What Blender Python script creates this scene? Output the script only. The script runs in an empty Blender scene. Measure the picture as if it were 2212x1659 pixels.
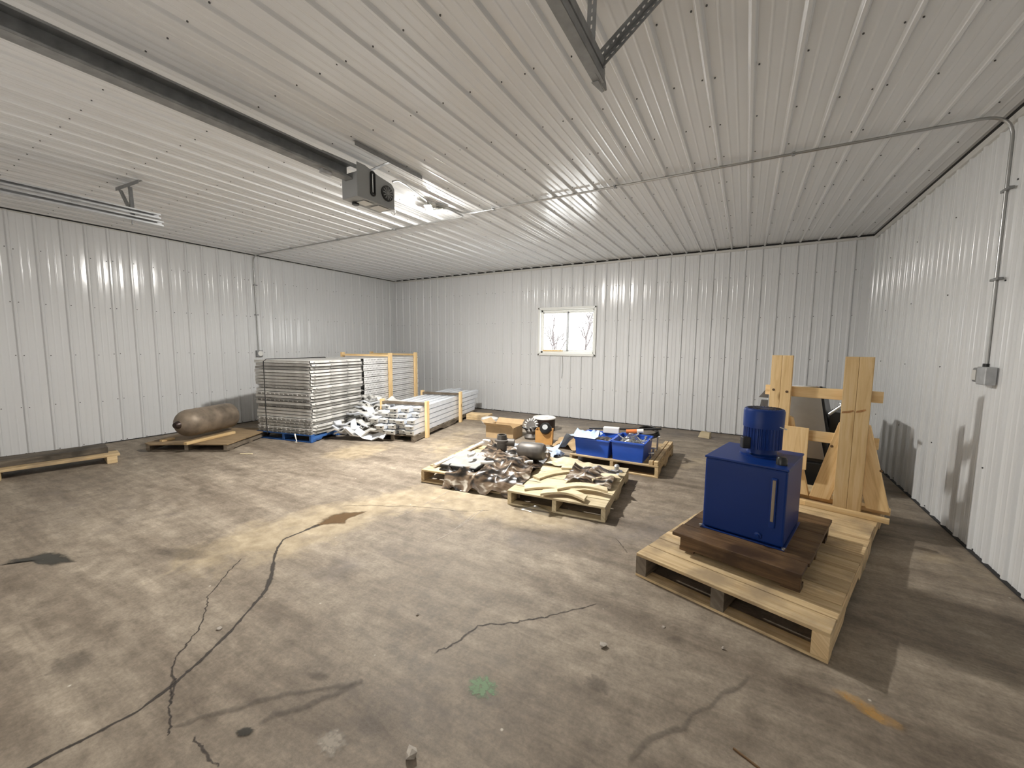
import bpy, math, random
import numpy as np
from mathutils import Vector, Matrix
random.seed(7)
rng = np.random.default_rng(11)
PI = math.pi
C = bpy.context.scene.collection
sc = bpy.context.scene

# ------------------------------------------------------------------ camera model
FPX, YAW, PITCH, ROLL = 874.34, -0.5210, -0.0951, 0.0097
CAM = np.array([7.9182, -7.6728, 1.461])
W, H = 9.43, 3.077            # room width, ceiling height
YF = -9.4                     # front wall (behind the camera)
_fw = np.array([math.sin(YAW)*math.cos(PITCH), math.cos(YAW)*math.cos(PITCH), math.sin(PITCH)])
_r = np.array([math.cos(YAW), -math.sin(YAW), 0.0]); _u = np.cross(_r, _fw)
_R = _r*math.cos(ROLL) + _u*math.sin(ROLL); _U = -_r*math.sin(ROLL) + _u*math.cos(ROLL)

def F(px, py, z=0.0):
    d = _fw + _R*(px-1106)/FPX - _U*(py-829.5)/FPX
    t = (z-CAM[2])/d[2]
    p = CAM + d*t
    return (float(p[0]), float(p[1]))

cam_d = bpy.data.cameras.new('camera'); cam = bpy.data.objects.new('camera', cam_d); C.objects.link(cam)
cam_d.sensor_fit = 'HORIZONTAL'; cam_d.sensor_width = 36.0; cam_d.lens = FPX/2212*36
cam_d.clip_start = 0.05; cam_d.clip_end = 300
M = Matrix(((_R[0], _U[0], -_fw[0], CAM[0]), (_R[1], _U[1], -_fw[1], CAM[1]), (_R[2], _U[2], -_fw[2], CAM[2]), (0, 0, 0, 1)))
cam.matrix_world = M
sc.camera = cam

# ------------------------------------------------------------------ materials
def new_mat(name):
    m = bpy.data.materials.new(name); m.use_nodes = True
    nt = m.node_tree
    return m, nt, nt.nodes['Principled BSDF']

def N(nt, kind, **kw):
    n = nt.nodes.new(kind)
    for k, v in kw.items(): setattr(n, k, v)
    return n

def ramp(nt, stops):
    n = N(nt, 'ShaderNodeValToRGB'); e = n.color_ramp.elements
    while len(e) < len(stops): e.new(0.5)
    for el, (p, c) in zip(e, stops):
        el.position = p; el.color = (c[0], c[1], c[2], 1)
    return n

def plain(name, col, rough=0.5, metal=0.0, spec=0.5, var=0.0, scale=20.0, bump=0.0, coat=0.0):
    m, nt, b = new_mat(name)
    b.inputs['Base Color'].default_value = (*col, 1); b.inputs['Roughness'].default_value = rough
    b.inputs['Metallic'].default_value = metal; b.inputs['Specular IOR Level'].default_value = spec
    b.inputs['Coat Weight'].default_value = coat
    if var > 0 or bump > 0:
        tc = N(nt, 'ShaderNodeTexCoord'); no = N(nt, 'ShaderNodeTexNoise')
        no.inputs['Scale'].default_value = scale; no.inputs['Detail'].default_value = 5
        nt.links.new(tc.outputs['Object'], no.inputs['Vector'])
        if var > 0:
            lo = [c*(1-var) for c in col]; hi = [min(1, c*(1+var)) for c in col]
            r = ramp(nt, [(0.3, lo), (0.7, hi)])
            nt.links.new(no.outputs['Fac'], r.inputs['Fac']); nt.links.new(r.outputs['Color'], b.inputs['Base Color'])
        if bump > 0:
            bp = N(nt, 'ShaderNodeBump'); bp.inputs['Strength'].default_value = bump; bp.inputs['Distance'].default_value = 0.01
            nt.links.new(no.outputs['Fac'], bp.inputs['Height']); nt.links.new(bp.outputs['Normal'], b.inputs['Normal'])
    return m

def wood(name, lo, mid, hi, knots=True, rough=0.7, dirt=None):
    m, nt, b = new_mat(name)
    uv = N(nt, 'ShaderNodeUVMap'); mp = N(nt, 'ShaderNodeMapping'); mp.inputs['Scale'].default_value = (1.6, 22, 1)
    nt.links.new(uv.outputs['UV'], mp.inputs['Vector'])
    no = N(nt, 'ShaderNodeTexNoise'); no.inputs['Scale'].default_value = 1.6; no.inputs['Detail'].default_value = 6
    no.inputs['Roughness'].default_value = 0.6; no.inputs['Distortion'].default_value = 0.7
    nt.links.new(mp.outputs['Vector'], no.inputs['Vector'])
    r = ramp(nt, [(0.25, lo), (0.5, mid), (0.75, hi)])
    nt.links.new(no.outputs['Fac'], r.inputs['Fac'])
    col = r.outputs['Color']
    oi = N(nt, 'ShaderNodeObjectInfo')
    hs = N(nt, 'ShaderNodeHueSaturation')
    mr = N(nt, 'ShaderNodeMapRange'); mr.inputs['To Min'].default_value = 0.8; mr.inputs['To Max'].default_value = 1.18
    nt.links.new(oi.outputs['Random'], mr.inputs['Value']); nt.links.new(mr.outputs['Result'], hs.inputs['Value'])
    nt.links.new(col, hs.inputs['Color']); col = hs.outputs['Color']
    if knots:
        mp2 = N(nt, 'ShaderNodeMapping'); mp2.inputs['Scale'].default_value = (3.2, 7.5, 1)
        nt.links.new(uv.outputs['UV'], mp2.inputs['Vector'])
        vo = N(nt, 'ShaderNodeTexVoronoi'); vo.inputs['Scale'].default_value = 1.0
        nt.links.new(mp2.outputs['Vector'], vo.inputs['Vector'])
        kr = ramp(nt, [(0.05, (1, 1, 1)), (0.16, (0, 0, 0))])
        nt.links.new(vo.outputs['Distance'], kr.inputs['Fac'])
        gate = N(nt, 'ShaderNodeMath', operation='GREATER_THAN'); gate.inputs[1].default_value = 0.72
        sp = N(nt, 'ShaderNodeSeparateColor'); nt.links.new(vo.outputs['Color'], sp.inputs['Color'])
        nt.links.new(sp.outputs['Red'], gate.inputs[0])
        mu = N(nt, 'ShaderNodeMath', operation='MULTIPLY'); nt.links.new(kr.outputs['Color'], mu.inputs[0]); nt.links.new(gate.outputs[0], mu.inputs[1])
        mx = N(nt, 'ShaderNodeMix', data_type='RGBA'); mx.inputs['B'].default_value = (lo[0]*0.45, lo[1]*0.38, lo[2]*0.3, 1)
        nt.links.new(mu.outputs[0], mx.inputs['Factor']); nt.links.new(col, mx.inputs['A']); col = mx.outputs['Result']
    if dirt:
        tc = N(nt, 'ShaderNodeTexCoord'); n2 = N(nt, 'ShaderNodeTexNoise'); n2.inputs['Scale'].default_value = 5; n2.inputs['Detail'].default_value = 5
        nt.links.new(tc.outputs['Object'], n2.inputs['Vector'])
        dr = ramp(nt, [(0.45, (0, 0, 0)), (0.68, (1, 1, 1))]); nt.links.new(n2.outputs['Fac'], dr.inputs['Fac'])
        mx = N(nt, 'ShaderNodeMix', data_type='RGBA'); mx.inputs['B'].default_value = (*dirt, 1)
        nt.links.new(dr.outputs['Color'], mx.inputs['Factor']); nt.links.new(col, mx.inputs['A']); col = mx.outputs['Result']
    nt.links.new(col, b.inputs['Base Color']); b.inputs['Roughness'].default_value = rough
    b.inputs['Specular IOR Level'].default_value = 0.3
    bp = N(nt, 'ShaderNodeBump'); bp.inputs['Strength'].default_value = 0.25; bp.inputs['Distance'].default_value = 0.004
    nt.links.new(no.outputs['Fac'], bp.inputs['Height']); nt.links.new(bp.outputs['Normal'], b.inputs['Normal'])
    return m

def slot_metal(name, col, su, sv_rows, rough=0.4):
    """galvanised sheet with rows of punched slots, laid out by UV in metres"""
    m, nt, b = new_mat(name)
    uv = N(nt, 'ShaderNodeUVMap'); sx = N(nt, 'ShaderNodeSeparateXYZ'); nt.links.new(uv.outputs['UV'], sx.inputs['Vector'])
    def mth(op, a, bb=None):
        n = N(nt, 'ShaderNodeMath', operation=op)
        for i, v in enumerate((a, bb)):
            if v is None: continue
            if isinstance(v, (int, float)): n.inputs[i].default_value = v
            else: nt.links.new(v, n.inputs[i])
        return n.outputs[0]
    masks = None
    for k, v0 in enumerate(sv_rows):
        u = mth('FRACT', mth('ADD', mth('DIVIDE', sx.outputs['X'], su), 0.5*k))
        mu = mth('LESS_THAN', mth('ABSOLUTE', mth('SUBTRACT', u, 0.5)), 0.2)
        mv = mth('LESS_THAN', mth('ABSOLUTE', mth('SUBTRACT', sx.outputs['Y'], v0)), 0.007)
        mm = mth('MULTIPLY', mu, mv)
        masks = mm if masks is None else mth('MAXIMUM', masks, mm)
    tc = N(nt, 'ShaderNodeTexCoord'); no = N(nt, 'ShaderNodeTexNoise'); no.inputs['Scale'].default_value = 9
    nt.links.new(tc.outputs['Object'], no.inputs['Vector'])
    r = ramp(nt, [(0.3, [c*0.85 for c in col]), (0.7, [min(1, c*1.12) for c in col])]); nt.links.new(no.outputs['Fac'], r.inputs['Fac'])
    mx = N(nt, 'ShaderNodeMix', data_type='RGBA'); mx.inputs['B'].default_value = (0.02, 0.02, 0.02, 1)
    nt.links.new(masks, mx.inputs['Factor']); nt.links.new(r.outputs['Color'], mx.inputs['A'])
    nt.links.new(mx.outputs['Result'], b.inputs['Base Color'])
    b.inputs['Roughness'].default_value = rough; b.inputs['Metallic'].default_value = 0.15
    return m

def emit(name, col, s):
    m = bpy.data.materials.new(name); m.use_nodes = True; nt = m.node_tree; nt.nodes.clear()
    e = N(nt, 'ShaderNodeEmission'); e.inputs['Color'].default_value = (*col, 1); e.inputs['Strength'].default_value = s
    o = N(nt, 'ShaderNodeOutputMaterial'); nt.links.new(e.outputs[0], o.inputs['Surface'])
    return m

def clear_mat(name, tint=(1, 1, 1), gloss=0.1, rough=0.02):
    m = bpy.data.materials.new(name); m.use_nodes = True; nt = m.node_tree; nt.nodes.clear()
    t = N(nt, 'ShaderNodeBsdfTransparent'); t.inputs['Color'].default_value = (*tint, 1)
    g = N(nt, 'ShaderNodeBsdfGlossy'); g.inputs['Roughness'].default_value = rough
    mx = N(nt, 'ShaderNodeMixShader'); mx.inputs['Fac'].default_value = gloss
    o = N(nt, 'ShaderNodeOutputMaterial')
    nt.links.new(t.outputs[0], mx.inputs[1]); nt.links.new(g.outputs[0], mx.inputs[2]); nt.links.new(mx.outputs[0], o.inputs['Surface'])
    return m

def stain_mat(name, col, rough=0.6, scale=60.0, spec=0.4, hard=0.35, op=0.7, gain=0.8):
    """thin stain on the concrete: opacity from a vertex attribute broken up by noise"""
    m, nt, b = new_mat(name)
    b.inputs['Base Color'].default_value = (*col, 1); b.inputs['Roughness'].default_value = rough; b.inputs['Specular IOR Level'].default_value = spec
    at = N(nt, 'ShaderNodeAttribute'); at.attribute_name = 'cover'
    tc = N(nt, 'ShaderNodeTexCoord'); no = N(nt, 'ShaderNodeTexNoise'); no.inputs['Scale'].default_value = scale; no.inputs['Detail'].default_value = 8; no.inputs['Roughness'].default_value = 0.65
    nt.links.new(tc.outputs['Object'], no.inputs['Vector'])
    su = N(nt, 'ShaderNodeMath', operation='SUBTRACT'); nt.links.new(no.outputs['Fac'], su.inputs[0]); su.inputs[1].default_value = 0.5
    ml = N(nt, 'ShaderNodeMath', operation='MULTIPLY_ADD'); nt.links.new(su.outputs[0], ml.inputs[0]); ml.inputs[1].default_value = gain*2
    nt.links.new(at.outputs['Fac'], ml.inputs[2])
    mr = N(nt, 'ShaderNodeMapRange', interpolation_type='SMOOTHSTEP'); mr.inputs['From Min'].default_value = 0.5-hard; mr.inputs['From Max'].default_value = 0.5+hard
    mr.inputs['To Max'].default_value = op
    nt.links.new(ml.outputs[0], mr.inputs['Value'])
    edge = N(nt, 'ShaderNodeMapRange'); edge.inputs['From Max'].default_value = 0.3; nt.links.new(at.outputs['Fac'], edge.inputs['Value'])
    mu = N(nt, 'ShaderNodeMath', operation='MULTIPLY'); nt.links.new(mr.outputs['Result'], mu.inputs[0]); nt.links.new(edge.outputs['Result'], mu.inputs[1])
    tr = N(nt, 'ShaderNodeBsdfTransparent'); mx = N(nt, 'ShaderNodeMixShader')
    nt.links.new(mu.outputs[0], mx.inputs['Fac']); nt.links.new(tr.outputs[0], mx.inputs[1]); nt.links.new(b.outputs[0], mx.inputs[2])
    nt.links.new(mx.outputs[0], nt.nodes['Material Output'].inputs['Surface'])
    return m

MT = {}
def sheet_mat():
    m, nt, b = new_mat('painted_steel_sheet')
    b.inputs['Base Color'].default_value = (0.725, 0.735, 0.74, 1); b.inputs['Roughness'].default_value = 0.16
    tc = N(nt, 'ShaderNodeTexCoord'); no = N(nt, 'ShaderNodeTexNoise'); no.inputs['Scale'].default_value = 5.0; no.inputs['Detail'].default_value = 2
    nt.links.new(tc.outputs['Object'], no.inputs['Vector'])
    bp = N(nt, 'ShaderNodeBump'); bp.inputs['Strength'].default_value = 0.25; bp.inputs['Distance'].default_value = 0.004
    nt.links.new(no.outputs['Fac'], bp.inputs['Height']); nt.links.new(bp.outputs['Normal'], b.inputs['Normal'])
    return m
MT['sheet'] = sheet_mat()
MT['screw'] = plain('screw_head', (0.10, 0.10, 0.10), rough=0.4, metal=0.6)
MT['dark_strip'] = plain('near_black_strip', (0.03, 0.03, 0.03), rough=0.9)  # near-black; on trims its colour supplies the shade of the ceiling gap
MT['trim'] = plain('trim_paint', (0.62, 0.61, 0.58), rough=0.35)
MT['galv'] = plain('galvanised_steel', (0.50, 0.51, 0.52), rough=0.4, metal=0.6, var=0.18, scale=12)
MT['galv_dark'] = plain('dull_galvanised', (0.26, 0.265, 0.265), rough=0.5, metal=0.25, var=0.2, scale=14)
MT['galv_blue'] = plain('bright_galvanised', (0.78, 0.81, 0.86), rough=0.38, metal=0.25, var=0.06, scale=8)
MT['galv_warm'] = plain('weathered_galvanised', (0.62, 0.61, 0.58), rough=0.45, metal=0.2, var=0.2, scale=7)
MT['galv_mid'] = plain('dusty_galvanised', (0.38, 0.37, 0.345), rough=0.5, metal=0.2, var=0.25, scale=7)
MT['slots'] = slot_metal('punched_galvanised', (0.74, 0.74, 0.73), 0.042, (0.03, 0.072))
MT['conduit'] = plain('conduit_steel', (0.42, 0.42, 0.41), rough=0.3, metal=0.85)
MT['pine'] = wood('fresh_pine', (0.58, 0.38, 0.17), (0.74, 0.53, 0.27), (0.82, 0.63, 0.37))
MT['pallet'] = wood('pallet_board', (0.38, 0.255, 0.13), (0.58, 0.43, 0.24), (0.72, 0.58, 0.37), dirt=(0.36, 0.27, 0.165))
MT['pale'] = wood('pale_board', (0.50, 0.40, 0.24), (0.66, 0.56, 0.37), (0.78, 0.69, 0.49), knots=False, dirt=(0.45, 0.37, 0.24))
MT['dark'] = wood('oil_stained_board', (0.055, 0.03, 0.014), (0.13, 0.075, 0.036), (0.22, 0.135, 0.068), knots=False, rough=0.5, dirt=(0.05, 0.028, 0.015))
MT['grey'] = wood('weathered_board', (0.10, 0.08, 0.06), (0.20, 0.165, 0.125), (0.30, 0.25, 0.19), knots=False, dirt=(0.09, 0.07, 0.05))
MT['darkgrey'] = wood('dark_weathered_board', (0.045, 0.037, 0.028), (0.105, 0.088, 0.068), (0.18, 0.155, 0.12), knots=False, dirt=(0.05, 0.042, 0.033))
MT['knotwood'] = plain('pine_knot', (0.34, 0.17, 0.06), rough=0.7, var=0.3, scale=40)
MT['ply'] = wood('old_plywood', (0.20, 0.135, 0.07), (0.29, 0.205, 0.115), (0.37, 0.27, 0.16), knots=False, dirt=(0.16, 0.11, 0.06))
MT['bluewood'] = wood('blue_painted_board', (0.015, 0.05, 0.16), (0.03, 0.10, 0.30), (0.06, 0.16, 0.40), knots=False, dirt=(0.02, 0.05, 0.13))
MT['bluepaint'] = plain('blue_machine_enamel', (0.003, 0.026, 0.155), rough=0.38, spec=0.28, var=0.06, scale=4)
MT['bluebin'] = plain('blue_bin_plastic', (0.018, 0.09, 0.50), rough=0.4, var=0.05, scale=6)
MT['black'] = plain('black_rubber', (0.015, 0.015, 0.015), rough=0.45)
MT['blackpaint'] = plain('black_paint', (0.012, 0.012, 0.012), rough=0.35)
MT['white'] = plain('white_plastic', (0.80, 0.79, 0.76), rough=0.4)
MT['vinyl'] = plain('window_vinyl', (0.82, 0.83, 0.80), rough=0.4)
MT['orange'] = plain('orange_label', (0.75, 0.22, 0.06), rough=0.5)
MT['cardboard'] = plain('cardboard', (0.44, 0.31, 0.17), rough=0.8, var=0.1, scale=10)
MT['cardorange'] = plain('orange_cardboard', (0.55, 0.29, 0.09), rough=0.75, var=0.1, scale=12)
MT['steel'] = plain('brushed_stainless', (0.33, 0.31, 0.28), rough=0.28, metal=0.85, var=0.1, scale=5)
MT['zinc'] = plain('zinc_plate', (0.70, 0.72, 0.72), rough=0.25, metal=0.9)
MT['cast'] = plain('grey_cast_iron', (0.13, 0.12, 0.11), rough=0.5, metal=0.5, var=0.2, scale=15)
MT['grey_paint'] = plain('grey_operator_paint', (0.29, 0.30, 0.30), rough=0.45, var=0.04, scale=5)
MT['brass'] = plain('yellow_fitting', (0.60, 0.48, 0.22), rough=0.35, metal=0.7)
MT['rust'] = plain('rusty_tank_steel', (0.23, 0.185, 0.14), rough=0.55, metal=0.35, var=0.45, scale=6, bump=0.15)
MT['rustdark'] = plain('tank_valve_iron', (0.05, 0.035, 0.03), rough=0.35, metal=0.5)
MT['rock'] = plain('broken_concrete', (0.40, 0.36, 0.31), rough=0.9, var=0.3, scale=25, bump=0.4)
MT['sheetbrown'] = plain('brown_plastic_sheet', (0.17, 0.12, 0.08), rough=0.2, spec=0.6, var=0.35, scale=4, coat=0.5)
def streaked():
    m, nt, b = new_mat('streaked_sheet')
    tc = N(nt, 'ShaderNodeTexCoord'); mp = N(nt, 'ShaderNodeMapping'); mp.inputs['Scale'].default_value = (2.2, 5.5, 5.0); mp.inputs['Rotation'].default_value = (0, 0, -0.35)
    nt.links.new(tc.outputs['Object'], mp.inputs['Vector'])
    no = N(nt, 'ShaderNodeTexNoise'); no.inputs['Scale'].default_value = 1.5; no.inputs['Detail'].default_value = 2.5; no.inputs['Distortion'].default_value = 1.6
    nt.links.new(mp.outputs['Vector'], no.inputs['Vector'])
    r = ramp(nt, [(0.36, (0.010, 0.009, 0.008)), (0.45, (0.035, 0.025, 0.018)), (0.53, (0.14, 0.095, 0.06)), (0.60, (0.20, 0.15, 0.105)), (0.66, (0.55, 0.50, 0.42)), (0.74, (0.72, 0.69, 0.62))])
    nt.links.new(no.outputs['Fac'], r.inputs['Fac']); nt.links.new(r.outputs['Color'], b.inputs['Base Color'])
    b.inputs['Roughness'].default_value = 0.3; b.inputs['Coat Weight'].default_value = 0.3
    return m
MT['streak'] = streaked()
MT['sheetpale'] = plain('pale_packing_paper', (0.60, 0.52, 0.36), rough=0.55, var=0.12, scale=5)
MT['iceblue'] = plain('milky_blue_film', (0.45, 0.56, 0.72), rough=0.25, spec=0.6, var=0.15, scale=6)
MT['bagfilm'] = clear_mat('clear_film', (0.86, 0.86, 0.85), 0.22, 0.12)
MT['sight'] = plain('sight_glass_tube', (0.26, 0.21, 0.155), rough=0.2, coat=0.4)
MT['fill_glazing'] = clear_mat('added_fill_glazing', (0.50, 0.49, 0.48), 0.06, 0.1)  # unseen door glazing, added to brighten the ceiling and near floor
MT['glass'] = clear_mat('window_glass', (0.97, 0.98, 0.98), 0.05, 0.0)
MT['snow'] = plain('snow', (0.85, 0.86, 0.88), rough=0.9, var=0.05, scale=0.6)
MT['bark'] = plain('frosted_bark', (0.06, 0.052, 0.052), rough=0.9, var=0.2, scale=4)
MT['dome'] = emit('lamp_dome', (1.0, 0.97, 0.92), 170.0)
MT['lens'] = emit('lamp_lens', (1.0, 0.97, 0.92), 3300.0)

# floor concrete: mottled brown grey; sandy and damp areas come from painted-on dirt attributes
def concrete():
    m, nt, b = new_mat('worn_concrete')
    tc = N(nt, 'ShaderNodeTexCoord')
    def noise(scale, detail=6, rough=0.6, dist=0.0, vec=None):
        n = N(nt, 'ShaderNodeTexNoise'); n.inputs['Scale'].default_value = scale; n.inputs['Detail'].default_value = detail
        n.inputs['Roughness'].default_value = rough; n.inputs['Distortion'].default_value = dist
        nt.links.new(vec or tc.outputs['Object'], n.inputs['Vector']); return n
    mp = N(nt, 'ShaderNodeMapping'); mp.inputs['Rotation'].default_value = (0, 0, 0.55); mp.inputs['Scale'].default_value = (0.5, 2.4, 1)
    nt.links.new(tc.outputs['Object'], mp.inputs['Vector'])
    n1 = noise(1.3, 7, 0.62, 0.4, mp.outputs['Vector']); n2 = noise(9, 6); n3 = noise(55, 4, 0.7); n4 = noise(0.7, 3)
    r1 = ramp(nt, [(0.28, (0.150, 0.120, 0.090)), (0.45, (0.235, 0.195, 0.150)), (0.58, (0.30, 0.254, 0.198)), (0.75, (0.40, 0.34, 0.265))])
    nt.links.new(n1.outputs['Fac'], r1.inputs['Fac'])
    def mixc(a, bcol, fac, mode='MIX', f=1.0):
        x = N(nt, 'ShaderNodeMix', data_type='RGBA', blend_type=mode)
        if isinstance(fac, float): x.inputs['Factor'].default_value = fac
        else: nt.links.new(fac, x.inputs['Factor'])
        nt.links.new(a, x.inputs['A'])
        if isinstance(bcol, tuple): x.inputs['B'].default_value = (*bcol, 1)
        else: nt.links.new(bcol, x.inputs['B'])
        return x.outputs['Result']
    r2 = ramp(nt, [(0.3, (0.62, 0.60, 0.58)), (0.7, (1.25, 1.25, 1.25))]); nt.links.new(n2.outputs['Fac'], r2.inputs['Fac'])
    col = mixc(r1.outputs['Color'], r2.outputs['Color'], 0.8, 'MULTIPLY')
    r3 = ramp(nt, [(0.3, (0.7, 0.7, 0.7)), (0.7, (1.2, 1.2, 1.2))]); nt.links.new(n3.outputs['Fac'], r3.inputs['Fac'])
    col = mixc(col, r3.outputs['Color'], 0.7, 'MULTIPLY')
    mps = N(nt, 'ShaderNodeMapping'); mps.inputs['Rotation'].default_value = (0, 0, -0.62); mps.inputs['Scale'].default_value = (1.2, 11, 1)
    nt.links.new(tc.outputs['Object'], mps.inputs['Vector']); n5 = noise(2.2, 8, 0.68, 0.8, mps.outputs['Vector'])
    r5 = ramp(nt, [(0.32, (0.80, 0.79, 0.78)), (0.5, (1, 1, 1)), (0.72, (1.18, 1.17, 1.16))]); nt.links.new(n5.outputs['Fac'], r5.inputs['Fac'])
    col = mixc(col, r5.outputs['Color'], 0.75, 'MULTIPLY')
    n6 = noise(2.6, 9, 0.7, 1.2); r6 = ramp(nt, [(0.36, (0.60, 0.585, 0.58)), (0.47, (1, 1, 1))]); nt.links.new(n6.outputs['Fac'], r6.inputs['Fac'])
    col = mixc(col, r6.outputs['Color'], 0.4, 'MULTIPLY')
    def cover(attr, gain=1.5):
        at = N(nt, 'ShaderNodeAttribute'); at.attribute_name = attr
        nn = noise(4.5, 8, 0.65, 0.6)
        s = N(nt, 'ShaderNodeMath', operation='SUBTRACT'); nt.links.new(nn.outputs['Fac'], s.inputs[0]); s.inputs[1].default_value = 0.5
        a = N(nt, 'ShaderNodeMath', operation='MULTIPLY_ADD'); nt.links.new(s.outputs[0], a.inputs[0]); a.inputs[1].default_value = gain; nt.links.new(at.outputs['Fac'], a.inputs[2])
        mr = N(nt, 'ShaderNodeMapRange'); mr.inputs['From Min'].default_value = 0.32; mr.inputs['From Max'].default_value = 0.78; nt.links.new(a.outputs[0], mr.inputs['Value'])
        g = N(nt, 'ShaderNodeMath', operation='MULTIPLY'); nt.links.new(mr.outputs['Result'], g.inputs[0])
        gt = N(nt, 'ShaderNodeMath', operation='GREATER_THAN'); nt.links.new(at.outputs['Fac'], gt.inputs[0]); gt.inputs[1].default_value = 0.02
        nt.links.new(gt.outputs[0], g.inputs[1])
        return g.outputs[0]
    cs = cover('sand'); cd = cover('damp')
    sand = ramp(nt, [(0.3, (0.30, 0.235, 0.145)), (0.7, (0.50, 0.41, 0.275))]); nt.links.new(n2.outputs['Fac'], sand.inputs['Fac'])
    damp = ramp(nt, [(0.3, (0.115, 0.098, 0.085)), (0.7, (0.20, 0.172, 0.152))]); nt.links.new(n2.outputs['Fac'], damp.inputs['Fac'])
    fs = N(nt, 'ShaderNodeMath', operation='MULTIPLY'); nt.links.new(cs, fs.inputs[0]); fs.inputs[1].default_value = 0.72
    fd = N(nt, 'ShaderNodeMath', operation='MULTIPLY'); nt.links.new(cd, fd.inputs[0]); fd.inputs[1].default_value = 0.7
    col = mixc(col, sand.outputs['Color'], fs.outputs[0]); col = mixc(col, damp.outputs['Color'], fd.outputs[0])
    # small pale chips and flecks
    vo = N(nt, 'ShaderNodeTexVoronoi'); vo.inputs['Scale'].default_value = 9; nt.links.new(tc.outputs['Object'], vo.inputs['Vector'])
    cr = ramp(nt, [(0.03, (1, 1, 1)), (0.07, (0, 0, 0))]); nt.links.new(vo.outputs['Distance'], cr.inputs['Fac'])
    sp = N(nt, 'ShaderNodeSeparateColor'); nt.links.new(vo.outputs['Color'], sp.inputs['Color'])
    gt = N(nt, 'ShaderNodeMath', operation='GREATER_THAN'); gt.inputs[1].default_value = 0.86; nt.links.new(sp.outputs['Green'], gt.inputs[0])
    mu = N(nt, 'ShaderNodeMath', operation='MULTIPLY'); nt.links.new(cr.outputs['Color'], mu.inputs[0]); nt.links.new(gt.outputs[0], mu.inputs[1])
    col = mixc(col, (0.55, 0.50, 0.42), mu.outputs[0])
    nt.links.new(col, b.inputs['Base Color'])
    b.inputs['Specular IOR Level'].default_value = 0.35
    rr = N(nt, 'ShaderNodeMapRange'); rr.inputs['To Min'].default_value = 0.5; rr.inputs['To Max'].default_value = 0.8
    nt.links.new(n2.outputs['Fac'], rr.inputs['Value']); nt.links.new(rr.outputs['Result'], b.inputs['Roughness'])
    bp = N(nt, 'ShaderNodeBump'); bp.inputs['Strength'].default_value = 0.35; bp.inputs['Distance'].default_value = 0.006
    ad = N(nt, 'ShaderNodeMath', operation='ADD'); nt.links.new(n2.outputs['Fac'], ad.inputs[0]); nt.links.new(n3.outputs['Fac'], ad.inputs[1])
    nt.links.new(ad.outputs[0], bp.inputs['Height']); nt.links.new(bp.outputs['Normal'], b.inputs['Normal'])
    return m
MT['concrete'] = concrete()

# ------------------------------------------------------------------ mesh builder
def rotz(a): return Matrix.Rotation(a, 3, 'Z')
def align(d, up=(0, 0, 1)):
    """3x3 whose X axis is d"""
    x = Vector(d).normalized(); upv = Vector(up)
    if abs(x.dot(upv)) > 0.98: upv = Vector((0, 1, 0))
    y = upv.cross(x).normalized(); z = x.cross(y)
    return Matrix((x, y, z)).transposed()

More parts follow.
